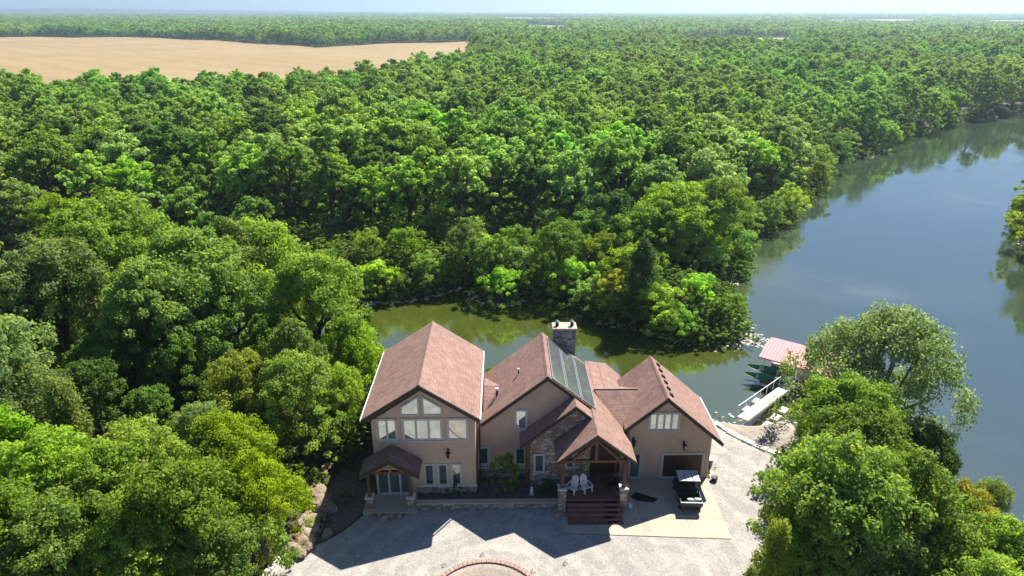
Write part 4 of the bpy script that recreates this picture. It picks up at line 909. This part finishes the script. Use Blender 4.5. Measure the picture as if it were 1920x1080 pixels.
# ---- trees at the right, between the drive and the lake
G2 = 'trees between the drive and the lake'
note(plant_px('willow', 1668, 632, 15.5, .84, 'pale', gz=0.5, label='tall silvery willow with a wide crown in front of the boat dock', group=None), 4)
note(plant_px('broad', 1592, 790, 10, .95, 'bright', group=G2, where='by the rocky bank'), 3)
note(plant_px('broad', 1600, 850, 9, 1.05, 'mid', group=G2, where='by the lake'), 3)
note(plant_px('broad', 1725, 855, 8, .8, 'dark', gz=-1.5, group=G2, where='at the water'), 3)
for px, py, H, Rs, tone, key in [(1520,990,9.5,1.0,'yellow','broad'),(1580,940,10,1.1,'bright','broad'),(1700,960,10,1.1,'bright','broad'),(1640,1020,9,1.1,'silver','willow'),(1790,980,7.5,1.0,'rust','broad'),(1850,950,8,.62,'silver','willow'),
        (1880,1050,7.5,1.1,'bright','broad'),(1450,1062,7.5,.9,'olive','cedar'),(1530,1040,8.5,1.0,'bright','broad'),(1760,1060,8,1.1,'mid','broad'),(1960,1110,7,1.1,'bright','broad'),(1840,1130,8,1.1,'mid','broad'),(1400,1130,6,1,'yellow','cedar')]:
    note(plant_px(key, px, py, H*trg.uniform(.85, 1.15), Rs*.84, tone, group=G2, where='right of the drive'), 3)
for px, py, H, tone in [(1500,905,2.6,'mid'),(1470,860,1.6,'bright'),(1515,830,2.4,'yellow'),(1540,905,3.0,'deep'),(1430,905,1.5,'mid'),(1490,760,1.6,'olive')]:
    plant_px('shrub', px, py, H, 1.0, tone, gz=-.2, group='low shrubs on the rocky bank', where='on the bank')
# ---- the wooded point and the inlet's far shore
G3 = 'shrubs and small trees along the inlet'
for px, py, H, Rs, tone, key in [(705,515,5.5,1,'yellow','shrub'),(690,480,5.5,1,'mid','shrub'),(760,480,6,1,'bright','shrub'),(800,500,5.5,1,'mid','shrub'),(845,505,5,1,'yellow','shrub'),(735,545,4,1,'mid','shrub'),(670,540,5,1,'deep','shrub'),(790,540,4.5,1,'deep','shrub'),
     (875,455,8,.9,'silver','broad'),(900,480,6.5,1,'bright','shrub'),(940,525,5.5,1.1,'bright','shrub'),(980,495,6.5,1,'silver','shrub'),(935,495,6.5,1,'mid','shrub'),(995,530,3.6,1,'deep','shrub'),(1048,458,9.5,.9,'bright','broad'),(1030,520,5,1,'deep','shrub'),
     (1080,520,7,1.05,'bright','shrub'),(1130,495,6.5,1,'olive','shrub'),(1110,560,5,1.1,'deep','shrub'),(1160,545,5.8,1.1,'rust','shrub'),(1195,520,7,1.05,'yellow','shrub'),(1180,580,5,1.1,'deep','shrub'),(1235,560,6.5,1.1,'yellow','shrub'),(1265,590,5,1.1,'yellow','shrub'),(1240,605,5,1,'mid','shrub'),
     (1290,620,5,1.1,'deep','shrub'),(1348,572,10.5,1.25,'dark','cedar'),(1360,630,4,1,'deep','shrub'),(1325,500,4.5,1.1,'yellow','shrub'),(1300,495,4,1,'bright','shrub'),(1380,495,5,1,'silver','shrub'),(1290,400,13,1.35,'yellow','broad'),(1345,405,11,1.1,'yellow','broad'),(1240,420,11,1.1,'bright','broad'),
     (1148,425,9,1,'dark','shrub'),(1200,450,8,1,'mid','shrub'),(1385,450,5,1,'deep','shrub'),(1255,470,5,1,'deep','shrub'),(1120,450,7,1,'deep','shrub'),(1310,560,4.5,1,'bright','shrub'),(1380,560,3,1,'mid','shrub'),(965,470,6,1,'deep','shrub'),(1440,415,5,1,'mid','shrub'),(1475,395,5.5,1,'deep','shrub'),
     (1500,370,6,1,'yellow','shrub'),(1545,318,6,1,'mid','shrub'),(1600,278,8,1.2,'dark','shrub'),(1640,270,7,1.1,'deep','shrub'),(1690,245,8,1,'mid','shrub'),(1755,225,10,1.1,'dark','fbroad'),(1810,205,9,1,'yellow','fbroad'),(1740,240,5,1,'yellow','shrub')]:
    H *= .86 if py > 462 and px < 1330 else 1
    q = at(px, py, WZ+1+.62*H); x, y = q[0], q[1]+(1.2 if py > 470 and px < 1250 else 0)
    d = poly_sdf([(x, y)], SHORE)[0]
    if d < .4:                                   # stand it on dry land: step back from the water
        for k in range(40):
            y += .5 if py < 560 else .3; x -= .15 if px > 1280 else 0; d = poly_sdf([(x, y)], SHORE)[0]
            if d > .6: break
    if d > 0: note(plant(key, x, y, H, Rs, tone, group=G3, where='by the inlet'), 2.0)
for k, (px, py) in enumerate([(1925,395),(1945,370),(1935,430),(1990,385)]):
    q = at(px, py, WZ+3.4)
    note(plant('shrub' if k else 'broad', q[0], q[1], 6.5, 1.0, ('bright','mid','yellow','deep')[k], group='shrubs on the right bank of the lake', where='at the far right bank', z=-2.2), 2)

# ---- the wood beyond the inlet: nearest trees one by one, the rest as one mass
PTS = []
def scatter(y0, y1, sp, key):
    y = y0
    while y < y1:
        half = y*1.05 + 60
        for x in np.arange(-half, half, sp):
            PTS.append((x + trg.uniform(-.42, .42)*sp + (sp/2 if int(y/sp) % 2 else 0), y + trg.uniform(-.42, .42)*sp, sp))
        y += sp*.92
scatter(62, 420, 6.8, 'f'); scatter(420, 900, 8.0, 'f'); scatter(900, 1900, 12, 'f'); scatter(1900, 5200, 21, 'f')
P = np.array(PTS); ok = poly_sdf(P[:, :2], SHORE) > np.where((P[:, 1] < 122) & (P[:, 0] > -26) & (P[:, 0] < 46), 6.5, 1.1); ok &= ~((P[:, 0] > -26) & (P[:, 0] < 38) & (P[:, 1] < 101))
cs, sn = math.cos(-YAW), math.sin(-YAW)
q = P[:, :2]; near_k = q[:, 1] < 75
ok &= poly_sdf(q, FIELD) > 4; ok &= poly_sdf(q, SITE) > 20
for f in FIELDS2: ok &= poly_sdf(q, f) > 3
ok &= ~((q[:, 1] < 60+0*q[:, 1]))
ok &= ~((q[:, 0] < -10) & (poly_sdf(q, SHORE) > 0) & (q[:, 1] < 84) & (q[:, 0] > -75) & (q[:, 1] < 74))
P = P[ok]; hz = height(P[:, :2])
px = np.array([proj((a, b, c+8)) for (a, b, _), c in zip(P, hz)]); ok = (px[:, 0] > -620) & (px[:, 0] < 2540) & (px[:, 1] < 1100)
P, hz, px = P[ok], hz[ok], px[ok]
keep = np.ones(len(P), bool)
oc = np.array(occupied)
for i in range(len(P)):
    if P[i, 1] < 330:
        d2 = (oc[:, 0]-P[i, 0])**2 + (oc[:, 1]-P[i, 1])**2
        if (d2 < (oc[:, 2]*.62+2.0)**2).any(): keep[i] = False
P, hz, px = P[keep], hz[keep], px[keep]
inframe = (px[:, 0] > -60) & (px[:, 0] < 1980)
dist = np.hypot(P[:, 0], P[:, 1]); order = np.argsort(np.where(inframe, dist, 1e9))
NIND = max(0, 286 - NT[0]); ind = set(order[:NIND].tolist())
G4 = 'trees of the wood beyond the inlet'
dsd = poly_sdf(P[:, :2], SHORE)
def tone_at(x, y):
    n = vnoise(x, y, 16, 3) + trg.gauss(0, .55)
    return 'dark' if n < -1.0 else 'deep' if n < -.45 else 'mid' if n < .15 else 'silver' if n < .5 else 'bright' if n < 1.15 else 'yellow'
lastind = None
for i in sorted(ind, key=lambda k: dist[k]):
    H = trg.uniform(9.5, 16) * (1 if dsd[i] > 6 else .72)
    lastind = plant(trg.choice(['fbroad', 'fbroad', 'ftall']), P[i, 0], P[i, 1], H, trg.uniform(.95, 1.2), tone_at(P[i, 0], P[i, 1]), group=G4, where='beyond the inlet', z=float(hz[i]))
rest = np.array([i for i in range(len(P)) if i not in ind])
# one tree of the far, simplified kind stands as itself and lends its crown to the mass
def lend(key, k, tone, x, y, H): 
    me, tm_, h0, r0 = PR[key][k]; z = float(height([(x, y)])[0]); e = empty('broadleaf_tree', (x, y, z), 1.0, None, 'tree', G4); e.scale = (H/h0,)*3
    AUTO.append((e, key, tone, 'in the distant wood', G4+' far', proj((x, y, z+.65*H)), math.hypot(x, y)))
    c = bpy.data.objects.new('crown', me); COL.objects.link(c); c.parent = e; c.color = (*TONES[tone], 1); return c
src = []
far_sites = rest[(dist[rest] > 330) & (dist[rest] < 420) & (np.abs(px[rest, 0]-960) < 800)]
fs_ = far_sites[np.linspace(0, len(far_sites)-1, 12).astype(int)]
used = set(fs_.tolist())
for j, i in enumerate(fs_):
    key, k = ([('fbroad', q_) for q_ in range(5)] + [('ftall', q_) for q_ in range(4)] + [('far', q_) for q_ in range(3)])[j]
    src.append(lend(key, k, 'mid', P[i, 0], P[i, 1], 12.5))
rest = np.array([i for i in rest if i not in used])
rg = np.random.default_rng(77); n = len(rest)
kind = np.where(dist[rest] < 760, rg.integers(0, 9, n), 9 + rg.integers(0, 3, n))
scl = rg.uniform(.72, 1.2, n)*(1+.16*vnoise(P[rest, 0], P[rest, 1], 38, 6))*np.clip(P[rest, 2]/7.6, 1, 3.0)
sz_ = np.where(P[rest, 2] > 8, scl/np.clip(P[rest, 2]/7.6, 1, 3.0)*1.05, scl*rg.uniform(.9, 1.1, n))
me = bpy.data.meshes.new('distant_wood'); me.vertices.add(n)
me.vertices.foreach_set('co', np.stack([P[rest, 0], P[rest, 1], hz[rest]-.3], 1).ravel().astype(np.float32)); me.update()
for nm, vals in (('scl', scl), ('sclz', sz_), ('rot', rg.uniform(0, 6.28, n))):
    a = me.attributes.new(nm, 'FLOAT', 'POINT'); a.data.foreach_set('value', vals.astype(np.float32))
a = me.attributes.new('kind', 'INT', 'POINT'); a.data.foreach_set('value', kind.astype(np.int32))
def instancer(name, me, src, color, label, cat):
    o = bpy.data.objects.new(name, me); COL.objects.link(o); o.color = (*color, 1)
    g = bpy.data.node_groups.new(name, 'GeometryNodeTree'); g.interface.new_socket('Geometry', in_out='INPUT', socket_type='NodeSocketGeometry'); g.interface.new_socket('Geometry', in_out='OUTPUT', socket_type='NodeSocketGeometry')
    gi = g.nodes.new('NodeGroupInput'); go = g.nodes.new('NodeGroupOutput'); jn = g.nodes.new('GeometryNodeJoinGeometry')
    for s_ in src[::-1]:
        ob = g.nodes.new('GeometryNodeObjectInfo'); ob.transform_space = 'ORIGINAL'; ob.inputs['Object'].default_value = s_; ob.inputs['As Instance'].default_value = True
        g.links.new(ob.outputs['Geometry'], jn.inputs[0])
    ip = g.nodes.new('GeometryNodeInstanceOnPoints'); ip.inputs['Pick Instance'].default_value = True
    def attr(nm, ty):
        q_ = g.nodes.new('GeometryNodeInputNamedAttribute'); q_.data_type = ty; q_.inputs['Name'].default_value = nm; return q_.outputs['Attribute']
    cx_ = g.nodes.new('ShaderNodeCombineXYZ'); g.links.new(attr('rot', 'FLOAT'), cx_.inputs[2])
    er = g.nodes.new('FunctionNodeEulerToRotation'); g.links.new(cx_.outputs[0], er.inputs[0])
    cz_ = g.nodes.new('ShaderNodeCombineXYZ'); sa_ = attr('scl', 'FLOAT'); g.links.new(sa_, cz_.inputs[0]); g.links.new(sa_, cz_.inputs[1]); g.links.new(attr('sclz', 'FLOAT'), cz_.inputs[2])
    g.links.new(gi.outputs[0], ip.inputs['Points']); g.links.new(jn.outputs[0], ip.inputs['Instance']); g.links.new(attr('kind', 'INT'), ip.inputs['Instance Index'])
    g.links.new(er.outputs[0], ip.inputs['Rotation']); g.links.new(cz_.outputs[0], ip.inputs['Scale']); g.links.new(ip.outputs[0], go.inputs[0])
    md = o.modifiers.new('scatter', 'NODES'); md.node_group = g
    return tag(o, label, cat, kind='stuff')
instancer('distant_wood', me, src, (.245, .385, .10), 'unbroken wood of thousands of green trees stretching to the horizon', 'wood')
print('TREES', NT[0], 'mass', n, 'fill', fill)

# ---- undergrowth: low leafy cover on the banks and under the near trees
ug = []
for _ in range(30000):
    x, y = trg.uniform(-66, 100), trg.uniform(16, 150); ug.append((x, y))
nb_ = len(ug)
for a, b in zip(SHORE, np.roll(SHORE, -1, 0)):          # thick cover right down to the far waterline
    mid = (a+b)/2; l = np.linalg.norm(b-a)
    if not (-80 < mid[0] < 230 and 62 < mid[1] < 300): continue
    for _ in range(int(l*3.2)):
        pp_ = a+(b-a)*trg.uniform(0, 1); ang = trg.uniform(0, 6.28); r_ = trg.uniform(.2, 4.5); ug.append((pp_[0]+math.cos(ang)*r_, pp_[1]+math.sin(ang)*r_))
ug = np.array(ug); isb = np.arange(len(ug)) >= nb_; d = poly_sdf(ug, SHORE); s_ = poly_sdf(ug, SITE)
cond = (d > np.where(isb, .1, .5)) & (s_ > .6) & ((d < 7) | ((ug[:, 1] < 78) & (rg.uniform(size=len(ug)) < .75)) | (rg.uniform(size=len(ug)) < .5))
isb = isb[cond]; ug = ug[cond]; uz = height(ug); n = len(ug)
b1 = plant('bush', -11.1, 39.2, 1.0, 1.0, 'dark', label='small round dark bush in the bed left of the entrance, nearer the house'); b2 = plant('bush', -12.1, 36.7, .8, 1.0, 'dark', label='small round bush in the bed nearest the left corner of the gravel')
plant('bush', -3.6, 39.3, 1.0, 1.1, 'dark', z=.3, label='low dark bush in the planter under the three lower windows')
bsrc = [b1.children[0], b2.children[0]]
me = bpy.data.meshes.new('undergrowth'); me.vertices.add(n); me.vertices.foreach_set('co', np.stack([ug[:, 0], ug[:, 1], uz-.1], 1).ravel().astype(np.float32)); me.update()
sc_ = np.where(isb, rg.uniform(.9, 2.3, n)*np.where(ug[:, 1] < 96, .62, 1), rg.uniform(.7, 2.2, n))
for nm, vals in (('scl', sc_*1.3), ('sclz', sc_), ('rot', rg.uniform(0, 6.28, n))):
    a = me.attributes.new(nm, 'FLOAT', 'POINT'); a.data.foreach_set('value', vals.astype(np.float32))
a = me.attributes.new('kind', 'INT', 'POINT'); a.data.foreach_set('value', rg.integers(0, 2, n).astype(np.int32))
instancer('undergrowth', me, bsrc, (.17, .27, .045), 'low leafy undergrowth covering the banks and the floor of the wood', 'undergrowth')
plant('shrub', .15, 39.7, 3.3, .55, 'deep', z=.3, label='slender young tree in the planter between the two lower windows')
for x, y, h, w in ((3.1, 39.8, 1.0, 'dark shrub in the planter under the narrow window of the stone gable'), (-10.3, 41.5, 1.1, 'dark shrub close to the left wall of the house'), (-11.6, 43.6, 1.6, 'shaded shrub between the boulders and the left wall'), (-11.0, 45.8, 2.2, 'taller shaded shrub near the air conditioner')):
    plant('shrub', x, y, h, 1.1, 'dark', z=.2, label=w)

# ---- each auto-labelled tree is told apart by its look, its place across the photo and its rank from the viewer
FR = ['left edge','one twentieth','one tenth','three twentieths','one fifth','one quarter','three tenths','seven twentieths','two fifths','nine twentieths','one half','eleven twentieths','three fifths','thirteen twentieths','seven tenths','three quarters','four fifths','seventeen twentieths','nine tenths','nineteen twentieths','right edge']
ORD = ['nearest','second','third','fourth','fifth','sixth','seventh','eighth','ninth','tenth','eleventh','twelfth','thirteenth','fourteenth','fifteenth','sixteenth','seventeenth','eighteenth','nineteenth','twentieth','last']
cols = {}
for r_ in AUTO: cols.setdefault((r_[4], max(0, min(20, round(r_[5][0]/96)))), []).append(r_)
for (g_, c_), rows in cols.items():
    for i, (e, key, tone, where, g2, uv, ds) in enumerate(sorted(rows, key=lambda r_: r_[6])):
        sh = {'tall': 'upright ', 'ftall': 'upright ', 'cedar': 'conical ', 'willow': 'feathery '}.get(key, 'rounded ')
        noun = {'cedar': 'cedar', 'willow': 'willow', 'shrub': 'shrub', 'bush': 'bush'}.get(key, 'tree')
        e['label'] = '%s %s%s %s, %s back at %s' % (WORD[tone], sh, noun, where, ORD[min(i, 20)], FR[c_] if 'edge' in FR[c_] else FR[c_]+' across')

for k, (px_, py_) in enumerate([(832,1062),(998,1074),(1012,1018),(905,1042),(1060,1058),(1340,880),(1345,902)]):
    q_ = at(px_, py_, 0); plant('bush', q_[0], q_[1], .22, 1.2, 'yellow' if k < 5 else 'rust', z=0.03, label=['small green weed left of the brick ring','small green weed right of the brick ring','weed in the gravel below the front steps','weed just above the brick ring','weed in the gravel toward the concrete pad','dry tuft behind the dark pot by the garage','dry tuft beside the dark pot by the garage'][k])

# ---- hazy air
hb = MB().box(-9900, 9900, -400, 12400, -8, 150); m, t, p = newmat('haze'); t.nodes.remove(p)
pv = N(t, 'ShaderNodeVolumePrincipled'); pv.inputs['Color'].default_value = (.62, .81, 1, 1); pv.inputs['Density'].default_value = .00018; pv.inputs['Anisotropy'].default_value = .5
L(t, pv.outputs[0], [n_ for n_ in t.nodes if n_.type == 'OUTPUT_MATERIAL'][0].inputs['Volume'])
hz_ = hb.build('haze', m); tag(hz_, kind='stuff')
